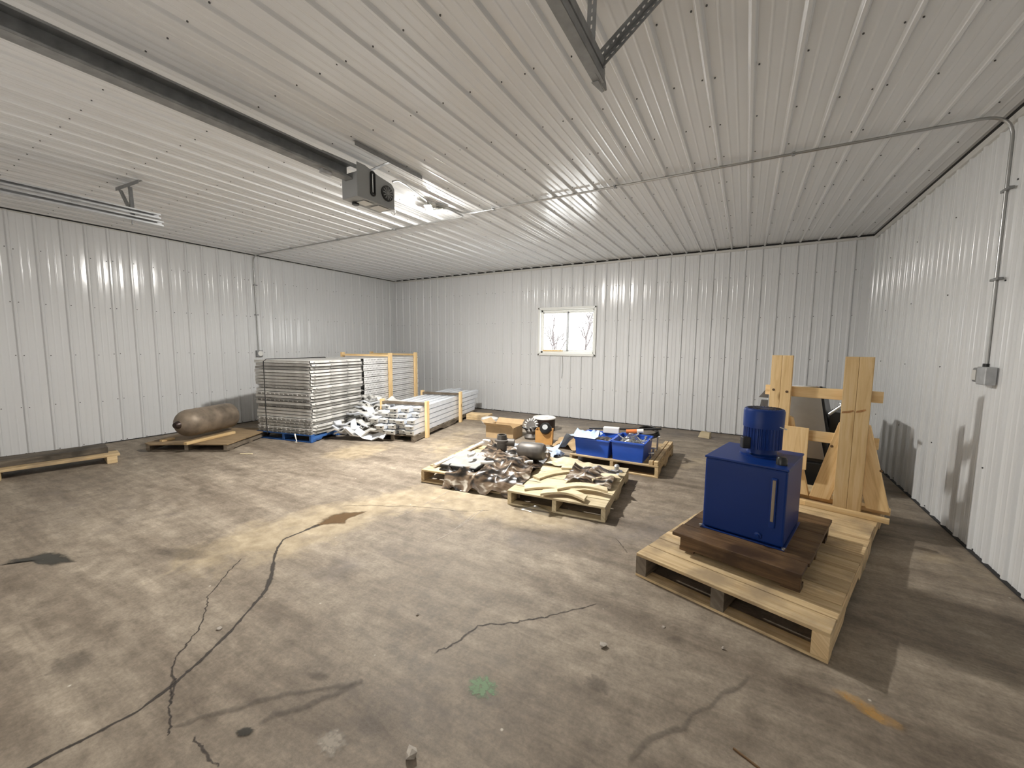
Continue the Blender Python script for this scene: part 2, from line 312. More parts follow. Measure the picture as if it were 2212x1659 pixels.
class MB:
    def __init__(s): s.v = []; s.f = []; s.uv = []; s.mi = []
    def add(s, verts, faces, uvs=None, m=0):
        o = len(s.v); s.v += [tuple(p) for p in verts]
        for i, f in enumerate(faces):
            s.f.append(tuple(o+k for k in f)); s.mi.append(m)
            s.uv.append(uvs[i] if uvs else [(verts[k][0], verts[k][1]) for k in f])
        return s
    def box(s, c, size, R=None, m=0):
        hx, hy, hz = (size[0]/2, size[1]/2, size[2]/2)
        loc = [Vector((x, y, z)) for x in (-hx, hx) for y in (-hy, hy) for z in (-hz, hz)]
        faces = [(0, 1, 3, 2), (4, 6, 7, 5), (0, 4, 5, 1), (2, 3, 7, 6), (0, 2, 6, 4), (1, 5, 7, 3)]
        ax = [0, 0, 1, 1, 2, 2]; L = max(range(3), key=lambda i: size[i])
        ou, ov = random.random()*9, random.random()*9
        uvs = []
        for f, n in zip(faces, ax):
            rest = [i for i in range(3) if i != n]
            a = L if L in rest else rest[0]; b = rest[0] if rest[1] == a else rest[1]
            uvs.append([(loc[k][a]+ou, loc[k][b]+ov+0.37*n) for k in f])
        c = Vector(c)
        s.add([(R @ p if R else p)+c for p in loc], faces, uvs, m); return s
    def bar(s, p0, p1, w, t, up=(0, 0, 1), m=0):
        """rectangular bar from p0 to p1, width w across, thickness t along up"""
        p0, p1 = Vector(p0), Vector(p1); d = p1-p0
        return s.box((p0+p1)/2, (d.length, w, t), align(d, up), m)
    def prism(s, poly, vec, m=0, uvdir=None):
        n = len(poly); poly = [Vector(p) for p in poly]; vec = Vector(vec); top = [p+vec for p in poly]
        vs = poly+top
        fs = [tuple(range(n))[::-1], tuple(range(n, 2*n))]+[(i, (i+1) % n, n+(i+1) % n, n+i) for i in range(n)]
        ou = random.random()*9
        d = Vector(uvdir).normalized() if uvdir else max(((poly[(i+1) % n]-poly[i]) for i in range(n)), key=lambda e: e.length).normalized()
        nn = vec.normalized(); e = nn.cross(d)
        uvs = [[(vs[k].dot(d)+ou, vs[k].dot(e)+vs[k].dot(nn)) for k in f] for f in fs]
        s.add(vs, fs, uvs, m); return s
    def tube(s, pts, r, n=10, m=0, closed=False):
        pts = [Vector(p) for p in pts]; k = len(pts)
        rs = r if isinstance(r, (list, tuple)) else [r]*k
        vs = []; ref = None
        for i, p in enumerate(pts):
            a = pts[(i-1) % k] if (closed or i > 0) else p; b = pts[(i+1) % k] if (closed or i < k-1) else p
            t = (b-a).normalized()
            if ref is None: ref = Vector((0, 0, 1)) if abs(t.z) < 0.9 else Vector((1, 0, 0))
            x = (ref-t*ref.dot(t)).normalized(); y = t.cross(x); ref = x
            for j in range(n):
                an = 2*PI*j/n; vs.append(p+(x*math.cos(an)+y*math.sin(an))*rs[i])
        fs = []
        for i in range(k if closed else k-1):
            for j in range(n):
                a = i*n+j; b = i*n+(j+1) % n; i2 = (i+1) % k
                fs.append((a, b, i2*n+(j+1) % n, i2*n+j))
        if not closed: fs += [tuple(range(n))[::-1], tuple(range((k-1)*n, k*n))]
        s.add(vs, fs, None, m); return s
    def lathe(s, prof, n=32, c=(0, 0, 0), R=None, m=0):
        """profile [(r, z)] about z"""
        vs = []; k = len(prof); c = Vector(c)
        for r, z in prof:
            for j in range(n):
                p = Vector((r*math.cos(2*PI*j/n), r*math.sin(2*PI*j/n), z)); vs.append((R @ p if R else p)+c)
        fs = [(i*n+j, i*n+(j+1) % n, (i+1)*n+(j+1) % n, (i+1)*n+j) for i in range(k-1) for j in range(n)]
        if prof[0][0] > 1e-6: fs.append(tuple(range(n))[::-1])
        if prof[-1][0] > 1e-6: fs.append(tuple(range((k-1)*n, k*n)))
        s.add(vs, fs, None, m); return s
    def grid(s, P, m=0):
        """P: rows of points"""
        nr, nc = len(P), len(P[0]); vs = [p for row in P for p in row]
        fs = [(i*nc+j, i*nc+j+1, (i+1)*nc+j+1, (i+1)*nc+j) for i in range(nr-1) for j in range(nc-1)]
        s.add(vs, fs, None, m); return s
    def build(s, name, mats, parent=None, loc=None, rz=None, bevel=0.0, smooth=0, solid=0.0, fix=True):
        me = bpy.data.meshes.new(name); me.from_pydata(s.v, [], s.f)
        if not isinstance(mats, (list, tuple)): mats = [mats]
        for mt in mats: me.materials.append(mt if not isinstance(mt, str) else MT[mt])
        ul = me.uv_layers.new(name='UVMap')
        flat = [c for fu in s.uv for uvp in fu for c in uvp]
        ul.data.foreach_set('uv', flat)
        me.polygons.foreach_set('material_index', s.mi)
        if fix:
            import bmesh
            bm = bmesh.new(); bm.from_mesh(me); bmesh.ops.recalc_face_normals(bm, faces=bm.faces); bm.to_mesh(me); bm.free()
        if smooth:
            me.polygons.foreach_set('use_smooth', [True]*len(me.polygons))
            me.set_sharp_from_angle(angle=math.radians(smooth))
        me.update()
        o = bpy.data.objects.new(name, me); C.objects.link(o)
        if parent is not None: o.parent = parent
        if loc is not None: o.location = loc
        if rz is not None: o.rotation_euler = (0, 0, rz)
        if bevel > 0:
            b = o.modifiers.new('bevel', 'BEVEL'); b.width = bevel; b.segments = 2; b.limit_method = 'ANGLE'; b.angle_limit = math.radians(50)
        if solid > 0:
            sd = o.modifiers.new('solid', 'SOLIDIFY'); sd.thickness = solid; sd.offset = 0
        return o

def thing(name, label, cat, loc=(0, 0, 0), rz=0.0, group=None):
    o = bpy.data.objects.new(name, None); C.objects.link(o); o.empty_display_size = 0.1
    o.location = loc; o.rotation_euler = (0, 0, rz); o['label'] = label; o['category'] = cat
    if group: o['group'] = group
    return o
def tag(o, label, cat, group=None):
    o['label'] = label; o['category'] = cat
    if group: o['group'] = group
    return o
def struct(o): o['kind'] = 'structure'; return o
ORD = ['first', 'second', 'third', 'fourth', 'fifth', 'sixth', 'seventh', 'eighth', 'ninth', 'tenth', 'eleventh', 'twelfth', 'thirteenth', 'fourteenth',
       'fifteenth', 'sixteenth', 'seventeenth', 'eighteenth', 'nineteenth', 'twentieth', 'twenty-first', 'twenty-second', 'twenty-third', 'twenty-fourth']

# ------------------------------------------------------------------ the room
S9 = 0.2286
def profile(s0, s1, x0, bulge=0.0024):
    """ribbed panel profile: (position, height) from s0 to s1 with major ribs at x0 + k*9in"""
    pts = []
    k0 = int(math.floor((s0-x0)/S9))-1; k1 = int(math.ceil((s1-x0)/S9))+1
    def bow(t): return bulge*4*t*(1-t)
    for k in range(k0, k1+1):
        c = x0+k*S9; e0, e1 = c+0.022, c+S9-0.022
        pts += [(c+sx*rx, rh) for sx, rx, rh in ((-1, .022, 0), (-1, .0185, .0040), (-1, .0150, .0115), (-1, .0118, .0175), (-1, .0080, .0205), (1, .0080, .0205), (1, .0118, .0175), (1, .0150, .0115), (1, .0185, .0040))]
        minors = [c+S9*0.36, c+S9*0.64]
        for i in range(13):
            p = e0+(e1-e0)*i/12
            if all(abs(p-q) > 0.012 for q in minors): pts.append((p, bow(i/12)))
        for q in minors:
            pts += [(q+dx, bow((q+dx-e0)/(e1-e0))+dh) for dx, dh in ((-0.010, 0), (-0.006, 0.0012), (-0.003, 0.0026), (0.003, 0.0026), (0.006, 0.0012), (0.010, 0))]
    pts = sorted(p for p in pts if s0+0.001 < p[0] < s1-0.001)
    return [(s0, 0)]+pts+[(s1, 0)]

def panel(name, s0, s1, x0, rows, to3, hole=None, screws=(), bulge=0.0024, sr=0.0062):
    """rows: values along the ribs; to3(s, h, t) -> point; hole=(s0,s1,t0,t1)"""
    prof = profile(s0, s1, x0, bulge)
    if hole:
        prof += [(hole[0], 0), (hole[1], 0)]
        prof = sorted(p for p in prof if not (p[0] != hole[0] and p[0] != hole[1] and (abs(p[0]-hole[0]) < 0.002 or abs(p[0]-hole[1]) < 0.002)))
        rows = sorted(set(list(rows)+[hole[2], hole[3]]))
    b = MB(); n = len(prof)
    vs = [to3(s, h, t) for t in rows for s, h in prof]; fs = []
    for i in range(len(rows)-1):
        for j in range(n-1):
            if hole and prof[j][0] >= hole[0]-1e-6 and prof[j+1][0] <= hole[1]+1e-6 and rows[i] >= hole[2]-1e-6 and rows[i+1] <= hole[3]+1e-6: continue
            fs.append((i*n+j, i*n+j+1, (i+1)*n+j+1, (i+1)*n+j))
    b.add(vs, fs)
    # screw heads: one beside every rib, both sides of each lap
    for t in screws:
        k = int(math.ceil((s0+0.05-x0)/S9))
        while x0+k*S9 < s1-0.03:
            for off in ((0.034, -0.034) if k % 4 == 0 else (0.034,)):
                p = x0+k*S9+off; tt = t+random.uniform(-0.012, 0.012)
                if hole and hole[0]-0.05 < p < hole[1]+0.05 and hole[2]-0.04 < tt < hole[3]+0.04: continue
                r = sr; ring = [(p+r*math.cos(a), tt+r*math.sin(a)) for a in [i*PI/3 for i in range(6)]]
                vv = [to3(x, 0.0, y) for x, y in ring]+[to3(x, 0.006, y) for x, y in ring]
                b.add(vv, [(6, 7, 8, 9, 10, 11)]+[(i, (i+1) % 6, 6+(i+1) % 6, 6+i) for i in range(6)], None, 1)
            k += 1
    return struct(b.build(name, ['sheet', 'screw'], fix=False, smooth=33))

WIN = (4.165, 5.372, 1.285, 2.215)
zr = (0.02, 0.62, 1.28, 1.94, 2.60)
panel('wall_back', -0.02, W+0.02, 0.29, [-0.01, H+0.03], lambda s, h, t: (s, -h, t), hole=WIN, screws=zr)
panel('wall_left', YF, 0.02, -6.333-4*S9*3, [-0.01, H+0.03], lambda s, h, t: (h, s, t), screws=zr)
panel('wall_right', YF, 0.02, -6.27, [-0.01, H+0.03], lambda s, h, t: (W-h, s, t), screws=(0.02, 0.62, 1.30, 1.94, 2.60))
panel('ceiling', -0.02, W+0.02, 0.318, [YF-0.02, 0.02], lambda s, h, t: (s, t, H-h), screws=[-0.12-0.588*k for k in range(16)], bulge=0.0005, sr=0.0048)
panel('wall_front', -0.02, W+0.02, 0.29, [-0.01, H+0.03], lambda s, h, t: (s, YF+h, t), hole=(2.80, 7.15, -0.005, 2.45), screws=zr[1:])
# closed sectional door behind the camera; its unseen glazing is added for fill daylight
d1 = bpy.data.objects.new('door_1', None); C.objects.link(d1); d1.location = (4.975, YF, 0); d1['kind'] = 'structure'
for k in range(4):
    z = 0.3075+k*0.6125; b = MB()
    for zz in (-0.275, 0.275): b.box((0, -0.03, z+zz), (4.35, 0.05, 0.055))
    for x in (-2.15, -1.075, 0, 1.075, 2.15): b.box((x, -0.03, z), (0.05, 0.05, 0.60))
    dpn = b.build('door_section', 'trim', d1, bevel=0.004)
    for x in (-1.6125, -0.5375, 0.5375, 1.6125): MB().box((x, -0.03, z), (1.02, 0.006, 0.49)).build('pane', 'fill_glazing', dpn)

# floor with dirt attributes
def in_poly(X, Y, poly):
    inside = np.zeros(X.shape, bool); n = len(poly)
    for i in range(n):
        x1, y1 = poly[i]; x2, y2 = poly[(i+1) % n]
        cond = ((y1 > Y) != (y2 > Y)) & (X < (x2-x1)*(Y-y1)/((y2-y1)+1e-12)+x1)
        inside ^= cond
    return inside
def blur(A, k):
    for ax in (0, 1):
        c = A
        for _ in range(3):
            acc = np.zeros_like(c)
            for d in range(-k, k+1): acc += np.roll(c, d, ax)
            c = acc/(2*k+1)
        A = c
    return A
step = 0.04
gx = np.arange(0, W+step, step); gx = np.append(gx[gx < W-0.01], W); gy = np.arange(YF, 0.001, step); gy = np.append(gy[gy < -0.01], 0.0)
GX, GY = np.meshgrid(gx, gy)
def cover_field(polys, k=3):
    A = np.zeros(GX.shape)
    for pl, w in polys: A = np.maximum(A, in_poly(GX, GY, [F(*p) for p in pl])*w)
    return blur(A, k)
sand = cover_field([
    ([(470, 1265), (560, 1180), (640, 1120), (760, 1085), (900, 1050), (1110, 1040), (1110, 1075), (1060, 1085), (930, 1090), (820, 1118), (760, 1150), (700, 1180), (610, 1195), (560, 1240)], 0.95),
    ([(330, 1215), (430, 1160), (560, 1120), (700, 1080), (760, 1090), (600, 1160), (470, 1230), (400, 1270)], 0.65),
    ([(690, 985), (740, 962), (800, 955), (860, 965), (800, 985), (740, 1000)], 0.9),
    ([(900, 1100), (1090, 1085), (1180, 1100), (1320, 1130), (1240, 1150), (1120, 1140), (980, 1120)], 0.85),
    ([(1440, 1000), (1500, 985), (1600, 960), (1620, 985), (1520, 1010), (1450, 1040)], 0.6),
    ([(900, 960), (1000, 930), (1060, 920), (1010, 960), (950, 1000)], 0.6),
    ([(1990, 1175), (2100, 1200), (2180, 1270), (2150, 1290), (2020, 1230)], 0.8),
])
damp = cover_field([
    ([(1010, 1165), (1100, 1140), (1240, 1150), (1330, 1130), (1450, 1105), (1500, 1110), (1470, 1160), (1400, 1180), (1250, 1185), (1100, 1190)], 0.8),
    ([(600, 1270), (700, 1200), (830, 1160), (1000, 1150), (900, 1200), (760, 1260), (620, 1330), (500, 1420), (540, 1340)], 0.55),
    ([(0, 1010), (250, 1060), (500, 1080), (420, 1130), (200, 1170), (0, 1180)], 0.35),
    ([(1700, 1380), (1850, 1430), (2000, 1480), (2212, 1560), (2212, 1659), (1900, 1659), (1750, 1500)], 0.3),
    ([(700, 1440), (1000, 1400), (1300, 1480), (1250, 1600), (900, 1650), (650, 1600)], 0.45),
    ([(1900, 990), (2000, 1080), (2212, 1290), (2212, 1320), (2100, 1230), (1960, 1110)], 0.9),
    ([(1000, 880), (1200, 898), (1600, 945), (1600, 965), (1300, 930), (1150, 915), (1010, 895)], 0.7),
])
nr, nc = GX.shape
fverts = np.stack([GX.ravel(), GY.ravel(), np.zeros(GX.size)], 1)
fl = MB(); fl.add([tuple(map(float, p)) for p in fverts], [(i*nc+j, i*nc+j+1, (i+1)*nc+j+1, (i+1)*nc+j) for i in range(nr-1) for j in range(nc-1)])
floor = struct(fl.build('floor', 'concrete', fix=False))
for nm, A in (('sand', sand), ('damp', damp)):
    at = floor.data.attributes.new(nm, 'FLOAT', 'POINT'); at.data.foreach_set('value', A.ravel().astype(np.float32))

# --- marks on the floor
MT['crackm'] = stain_mat('crack_dark', (0.05, 0.042, 0.036), rough=0.5, scale=40, hard=0.5, op=0.85, gain=0.5)
MT['crackthin'] = stain_mat('crack_thin', (0.05, 0.04, 0.033), rough=0.7, scale=60, hard=0.5, op=0.75, gain=0.9)
MT['oil'] = stain_mat('oil_patch', (0.04, 0.038, 0.031), rough=0.4, scale=14, hard=0.3, op=0.8, gain=0.6)
MT['seep'] = stain_mat('brown_seep', (0.13, 0.075, 0.032), rough=0.3, scale=14, hard=0.3, op=0.85, gain=0.6)
MT['greenm'] = stain_mat('green_paint', (0.22, 0.34, 0.20), rough=0.7, scale=45, hard=0.45, op=0.7, gain=1.6)
MT['ochre'] = stain_mat('ochre_patch', (0.62, 0.36, 0.11), rough=0.8, scale=14, hard=0.6, op=0.5, gain=1.2)
MT['scratch'] = stain_mat('pale_scratch', (0.50, 0.45, 0.38), rough=0.8, scale=60, hard=0.5, op=0.55, gain=1.2)
MT['scuff'] = stain_mat('dark_scuff', (0.07, 0.058, 0.049), rough=0.7, scale=9, hard=0.6, op=0.30, gain=1.3)
Zst = [0.0006]
def add_cover(o, vals):
    at = o.data.attributes.new('cover', 'FLOAT', 'POINT'); at.data.foreach_set('value', vals)
def strip(name, pxs, widths, mat, jitter=0.0, sub=9):
    P = [np.array(F(*p)) for p in pxs]; Q = []; Wd = []
    ws = widths if isinstance(widths, list) else [widths]*len(P)
    for i in range(len(P)-1):
        for k in range(sub):
            t = k/sub; Q.append(P[i]*(1-t)+P[i+1]*t+rng.normal(0, 1, 2)*jitter); Wd.append(ws[i]*(1-t)+ws[i+1]*t)
    Q.append(P[-1]); Wd.append(ws[-1])
    for _ in range(1):
        Q2 = list(Q)
        for i in range(1, len(Q)-1): Q2[i] = Q[i]*0.6+(Q[i-1]+Q[i+1])*0.2
        Q = Q2
    rows = []; cov = []
    jw = rng.uniform(0.55, 1.35, len(Q))
    Wd = [w_*j_ for w_, j_ in zip(Wd, jw)]
    for i, q in enumerate(Q):
        a = Q[max(0, i-1)]; b = Q[min(len(Q)-1, i+1)]; t = (b-a)/(np.linalg.norm(b-a)+1e-9); n = np.array([-t[1], t[0]])
        e = 1.0 if 0 < i < len(Q)-1 else 0.3
        rows.append([tuple(q+n*Wd[i]*s)+(Zst[0],) for s in (-1, -0.45, 0, 0.45, 1)]); cov += [0.0, 0.75*e, 1.0*e, 0.75*e, 0.0]
    b = MB(); b.grid([[(float(x), float(y), z) for x, y, z in r] for r in rows]); o = b.build(name, mat, floor, fix=False); add_cover(o, cov)
    Zst[0] += 0.00012; return o
def blob(name, px, py, rx, ry, mat, ang=0.0, pts=None, wob=0.1):
    n = 28; b = MB()
    if pts:
        poly = [np.array(F(*p)) for p in pts]; c = sum(poly)/len(poly)
        ring = []
        m = len(poly)
        for i in range(m):
            for k in range(4): ring.append(poly[i]*(1-k/4)+poly[(i+1) % m]*k/4)
    else:
        c = np.array(F(px, py)); ring = []
        for i in range(n):
            a = 2*PI*i/n; w = 1+rng.normal(0, wob)
            q = np.array([rx*math.cos(a), ry*math.sin(a)])*w
            ring.append(c+np.array([q[0]*math.cos(ang)-q[1]*math.sin(ang), q[0]*math.sin(ang)+q[1]*math.cos(ang)]))
    rows = []; cov = []
    for s, cv in ((0.02, 1), (0.4, 0.95), (0.65, 0.8), (0.85, 0.6), (1.0, 0.42), (1.15, 0.22), (1.32, 0.0)):
        rows.append([(float(c[0]+(q[0]-c[0])*s), float(c[1]+(q[1]-c[1])*s), Zst[0]) for q in ring+[ring[0]]]); cov += [cv]*(len(ring)+1)
    b.grid(rows); o = b.build(name, mat, floor, fix=False); add_cover(o, cov); Zst[0] += 0.00012; return o
strip('crack', [(40, 1670), (110, 1633), (180, 1598), (300, 1535), (375, 1478), (430, 1430), (490, 1372), (545, 1310), (575, 1275), (588, 1235), (592, 1205), (600, 1183), (612, 1165), (650, 1150), (692, 1132)],
      [0.011, 0.011, 0.011, 0.011, 0.012, 0.013, 0.013, 0.012, 0.02, 0.016, 0.014, 0.013, 0.012, 0.018, 0.03], 'crackm', 0.002)
strip('crack', [(368, 1520), (373, 1478), (371, 1437), (395, 1402), (428, 1362), (446, 1312), (449, 1290), (480, 1252), (492, 1236), (525, 1205)], 0.006, 'crackthin', 0.006)
strip('crack', [(380, 1465), (375, 1490), (366, 1522), (370, 1570), (362, 1590)], 0.006, 'crackthin', 0.004)
strip('crack', [(935, 1411), (985, 1391), (1030, 1352), (1100, 1346), (1150, 1336), (1210, 1326), (1290, 1304)], 0.007, 'crackthin', 0.008)
strip('crack', [(745, 1092), (830, 1093), (915, 1095), (1000, 1105), (1060, 1102)], 0.005, 'crackthin', 0.008)
strip('crack', [(1330, 1163), (1345, 1180), (1355, 1195)], 0.004, 'crackthin', 0.003)
strip('crack', [(420, 1590), (440, 1625), (470, 1659)], 0.006, 'crackthin', 0.006)
blob('stain', 0, 0, 0, 0, 'seep', pts=[(680, 1136), (705, 1118), (735, 1108), (765, 1106), (792, 1105), (775, 1113), (752, 1121), (745, 1131), (720, 1132), (700, 1134)])
blob('stain', 0, 0, 0, 0, 'oil', pts=[(0, 1222), (30, 1209), (70, 1203), (90, 1195), (120, 1195), (145, 1197), (150, 1207), (165, 1214), (140, 1216), (110, 1222), (82, 1219), (66, 1212), (30, 1214)])
g = blob('stain', 1042, 1484, 0.062, 0.052, 'greenm', wob=0.12); g['label'] = 'splatter of pale green paint'
blob('stain', 1895, 1548, 0.065, 0.032, 'ochre', ang=-0.35, wob=0.1); blob('stain', 1850, 1515, 0.07, 0.03, 'ochre', ang=-0.35, wob=0.1)
strip('stain', [(1045, 1100), (1020, 1120), (990, 1140)], 0.006, 'scratch', 0.003); strip('stain', [(975, 1058), (940, 1078), (915, 1090)], 0.006, 'scratch', 0.003)
strip('stain', [(900, 1098), (870, 1113), (850, 1120)], 0.005, 'scratch', 0.003); strip('stain', [(1028, 1108), (990, 1138), (960, 1160), (930, 1172)], 0.006, 'scratch', 0.003)
strip('stain', [(560, 1560), (650, 1530), (720, 1500), (785, 1470)], 0.02, 'scuff', 0.006)
strip('stain', [(370, 1570), (480, 1540), (620, 1500), (770, 1475)], 0.018, 'scuff', 0.01)
blob('stain', 690, 1460, 0.05, 0.02, 'scuff', ang=0.3); blob('stain', 155, 1433, 0.09, 0.06, 'scuff')
blob('stain', 528, 1582, 0.03, 0.018, 'oil', ang=0.5); blob('stain', 390, 1195, 0.2, 0.06, 'scuff', ang=0.3)
strip('stain', [(1345, 1640), (1480, 1560), (1620, 1460)], 0.014, 'scuff', 0.01)
blob('stain', 1290, 1480, 0.05, 0.04, 'scuff'); blob('stain', 715, 1606, 0.05, 0.045, 'scratch', wob=0.1)

# --- trims where the sheets meet
def trim_run(name, p0, p1, inward, z, hgt=0.035):
    """wall-top channel: a dark strip colours in the shade of the ceiling gap, with a painted lip below"""
    p0, p1, n = Vector(p0), Vector(p1), Vector(inward)
    o = bpy.data.objects.new(name, None); C.objects.link(o); o['kind'] = 'structure'
    b = MB(); b.bar(p0+n*0.010+Vector((0, 0, z-0.012)), p1+n*0.010+Vector((0, 0, z-0.012)), 0.030, 0.022); b.build('gap_shade_strip', 'dark_strip', o)
    b = MB(); b.bar(p0+n*0.013+Vector((0, 0, z-0.026-hgt/2)), p1+n*0.013+Vector((0, 0, z-0.026-hgt/2)), 0.026, hgt); b.build('trim_lip', 'trim', o, bevel=0.003)
    return o
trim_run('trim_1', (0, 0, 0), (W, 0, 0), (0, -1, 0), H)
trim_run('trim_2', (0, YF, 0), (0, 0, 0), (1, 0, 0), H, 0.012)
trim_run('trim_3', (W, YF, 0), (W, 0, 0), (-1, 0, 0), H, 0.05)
struct(MB().box((W-0.06, -0.018, H/2), (0.10, 0.02, H-0.08)).box((W-0.02, -0.06, H/2), (0.02, 0.10, H-0.08)).build('trim_4', 'sheet', bevel=0.002))
struct(MB().bar((0, -0.006, 0.004), (W, -0.006, 0.004), 0.035, 0.012).build('baseboard_back', 'dark_strip'))
struct(MB().bar((0.006, YF, 0.004), (0.006, 0, 0.004), 0.035, 0.012).build('baseboard_left', 'dark_strip'))
struct(MB().bar((W-0.006, YF, 0.004), (W-0.006, 0, 0.004), 0.035, 0.012).build('baseboard_right', 'dark_strip'))

# --- window
wx0, wx1, wz0, wz1 = WIN
w1 = bpy.data.objects.new('window_1', None); C.objects.link(w1); w1.location = ((wx0+wx1)/2, 0, wz0); w1['kind'] = 'structure'
ww, wh = wx1-wx0, wz1-wz0
b = MB()   # outer casing lining the opening
for sx in (-1, 1): b.box((sx*(ww/2-0.012), 0.045, wh/2), (0.028, 0.16, wh+0.02))
b.box((0, 0.045, wh-0.010), (ww+0.02, 0.16, 0.028)); b.box((0, 0.045, 0.012), (ww+0.02, 0.16, 0.028))
b.build('casing', 'vinyl', w1, bevel=0.003)
b = MB()   # face trim
for sx in (-1, 1): b.box((sx*(ww/2+0.004), -0.030, wh/2), (0.034, 0.014, wh+0.05))
b.box((0, -0.030, wh+0.006), (ww+0.04, 0.014, 0.034)); b.box((0, -0.030, -0.006), (ww+0.04, 0.014, 0.034))
b.build('face_trim', 'vinyl', w1, bevel=0.003)
fr = MB()
for sx in (-1, 1): fr.box((sx*(ww/2-0.045), 0.07, wh/2), (0.04, 0.07, wh-0.05))
fr.box((0, 0.07, wh-0.045), (ww-0.05, 0.07, 0.04)); fr.box((0, 0.07, 0.045), (ww-0.05, 0.07, 0.04))
fr.build('frame', 'vinyl', w1, bevel=0.003)
for nm, cx, cy in (('sash', -0.27, 0.055), ('sash', 0.27, 0.085)):
    s_ = MB(); sw, sh = 0.56, wh-0.13
    for sx in (-1, 1): s_.box((cx+sx*(sw/2-0.015), cy, wh/2), (0.03, 0.024, sh))
    for sz in (-1, 1): s_.box((cx, cy, wh/2+sz*(sh/2-0.015)), (sw, 0.024, 0.03))
    so = s_.build(nm, 'vinyl', w1, bevel=0.002)
    MB().box((cx, cy, wh/2), (sw-0.05, 0.004, sh-0.05)).build('pane', 'glass', so)
MB().box((-0.31, 0.028, 0.075), (0.44, 0.02, 0.025)).build('track_block', 'pine', w1)
MB().box((0.0, 0.052, wh/2), (0.02, 0.03, wh-0.14)).build('meeting_rail', 'galv', w1)
tag(MB().tube([(4.700, -0.03, 1.25), (4.705, -0.034, 1.15), (4.712, -0.03, 1.02), (4.708, -0.036, 0.92), (4.70, -0.03, 0.86), (4.69, -0.03, 0.80)], 0.0035, 6).build('loose_wire', 'galv_dark', smooth=60),
    'thin dark wire hanging on the wall below the window', 'wire')

# --- outside: snow and bare trees
struct(MB().box((5, 30.2, -0.2), (120, 60, 0.1)).build('ground', 'snow'))
def tree(x, y, h, seed, label):
    r = random.Random(seed); b = MB()
    def branch(p, d, L, rad, lev):
        q = p; pts = [p]; rr = [rad]
        for k in range(3):
            d = (d+Vector((r.uniform(-.25, .25), r.uniform(-.25, .25), r.uniform(-.05, .2)))).normalized(); q = q+d*L/3; pts.append(q); rr.append(rad*(1-0.2*(k+1)))
        b.tube(pts, rr, 5 if lev else 7)
        if lev < 4:
            for k in range(4 if lev else 6):
                t = r.uniform(0.25, 1); i = min(2, int(t*3)); pp = pts[i].lerp(pts[i+1], t*3-i)
                nd = (d*0.6+Vector((r.uniform(-1, 1), r.uniform(-1, 1), r.uniform(-.1, .8)))).normalized()
                branch(pp, nd, L*r.uniform(.45, .7), rad*.52, lev+1)
    branch(Vector((0, 0, 0)), Vector((0, 0, 1)), h*0.5, 0.085, 0)
    tag(b.build('bare_tree', 'bark', loc=(x, y, -0.16), fix=False), label, 'tree', 'bare trees outside the window')
tree(-0.70, 12.0, 4.4, 3, 'bare frosted tree outside, in the left window pane')
tree(0.62, 12.0, 4.4, 5, 'bare frosted tree outside, in the right window pane')

# ------------------------------------------------------------------ lights
lx, ly = 4.70, -3.97
lamp = thing('ceiling_lamp', 'glowing three-panel garage lamp on the white ceiling', 'lamp', (lx, ly, H))
MB().lathe([(0.058, -0.0), (0.058, -0.035), (0.03, -0.05), (0.026, -0.085), (0.0, -0.085)], 24).build('lamp_base', 'white', lamp, smooth=40)
hub = MB().lathe([(0.036, -0.07), (0.046, -0.078), (0.046, -0.09), (0.0, -0.092)], 24).build('lamp_hub', 'white', lamp, smooth=40)
MB().lathe([(0.040, -0.092), (0.040, -0.105), (0.032, -0.120), (0.016, -0.129), (0.0, -0.131)], 24).build('lamp_dome', 'dome', hub, smooth=60)
for ang in (3.0, 3.0+2*PI/3, 3.0+4*PI/3):
    tilt = -0.20
    Rm = rotz(ang) @ Matrix.Rotation(tilt, 3, 'Y')
    c0 = Vector((0, 0, -0.088))
    pan = MB().box(c0+Rm @ Vector((0.085, 0, 0.0)), (0.10, 0.08, 0.014), Rm); po = pan.build('lamp_panel', 'white', lamp, bevel=0.003)
    ln = MB().box(c0+Rm @ Vector((0.085, 0, -0.0075)), (0.090, 0.070, 0.003), Rm); ln.build('lamp_lens', 'lens', po)

# world: bright overcast sky
wd = bpy.data.worlds.new('overcast'); sc.world = wd; wd.use_nodes = True
bg = wd.node_tree.nodes['Background']; bg.inputs['Color'].default_value = (1.0, 0.985, 0.96, 1); bg.inputs['Strength'].default_value = 9.0

# ------------------------------------------------------------------ conduit and boxes
def bend(pts, rad=0.09, n=6):
    pts = [Vector(p) for p in pts]; out = [pts[0]]
    for i in range(1, len(pts)-1):
        a, b_, c = pts[i-1], pts[i], pts[i+1]; d1 = (a-b_).normalized(); d2 = (c-b_).normalized()
        r = min(rad, (a-b_).length*0.45, (c-b_).length*0.45)
        for k in range(n+1):
            t = k/n; p = b_+d1*r*(1-t)**2+d2*r*t**2; out.append(p)
    out.append(pts[-1]); return out
zc = H-0.030
cR = thing('conduit', 'steel conduit from the ceiling lamp across to the right wall and down', 'conduit', (W-0.03, -3.52, 1.34))
def rel(o, pts): return [Vector(p)-Vector(o.location) for p in pts]
MB().tube(rel(cR, bend([(lx+0.06, ly+0.03, zc), (lx+0.14, ly+0.12, zc), (4.86, -3.53, zc), (W-0.03, -3.50, zc), (W-0.03, -3.52, 1.335)], 0.16, 8)), 0.0105, 10).build('conduit_pipe', 'conduit', cR, smooth=60)
for p in ((5.27, -3.53, zc), (8.17, -3.51, zc), (6.7, -3.52, zc)):
    MB().box(rel(cR, [p])[0], (0.02, 0.085, 0.010)).box(rel(cR, [p])[0], (0.024, 0.032, 0.028)).build('strap_clamp', 'galv_dark', cR, bevel=0.003)
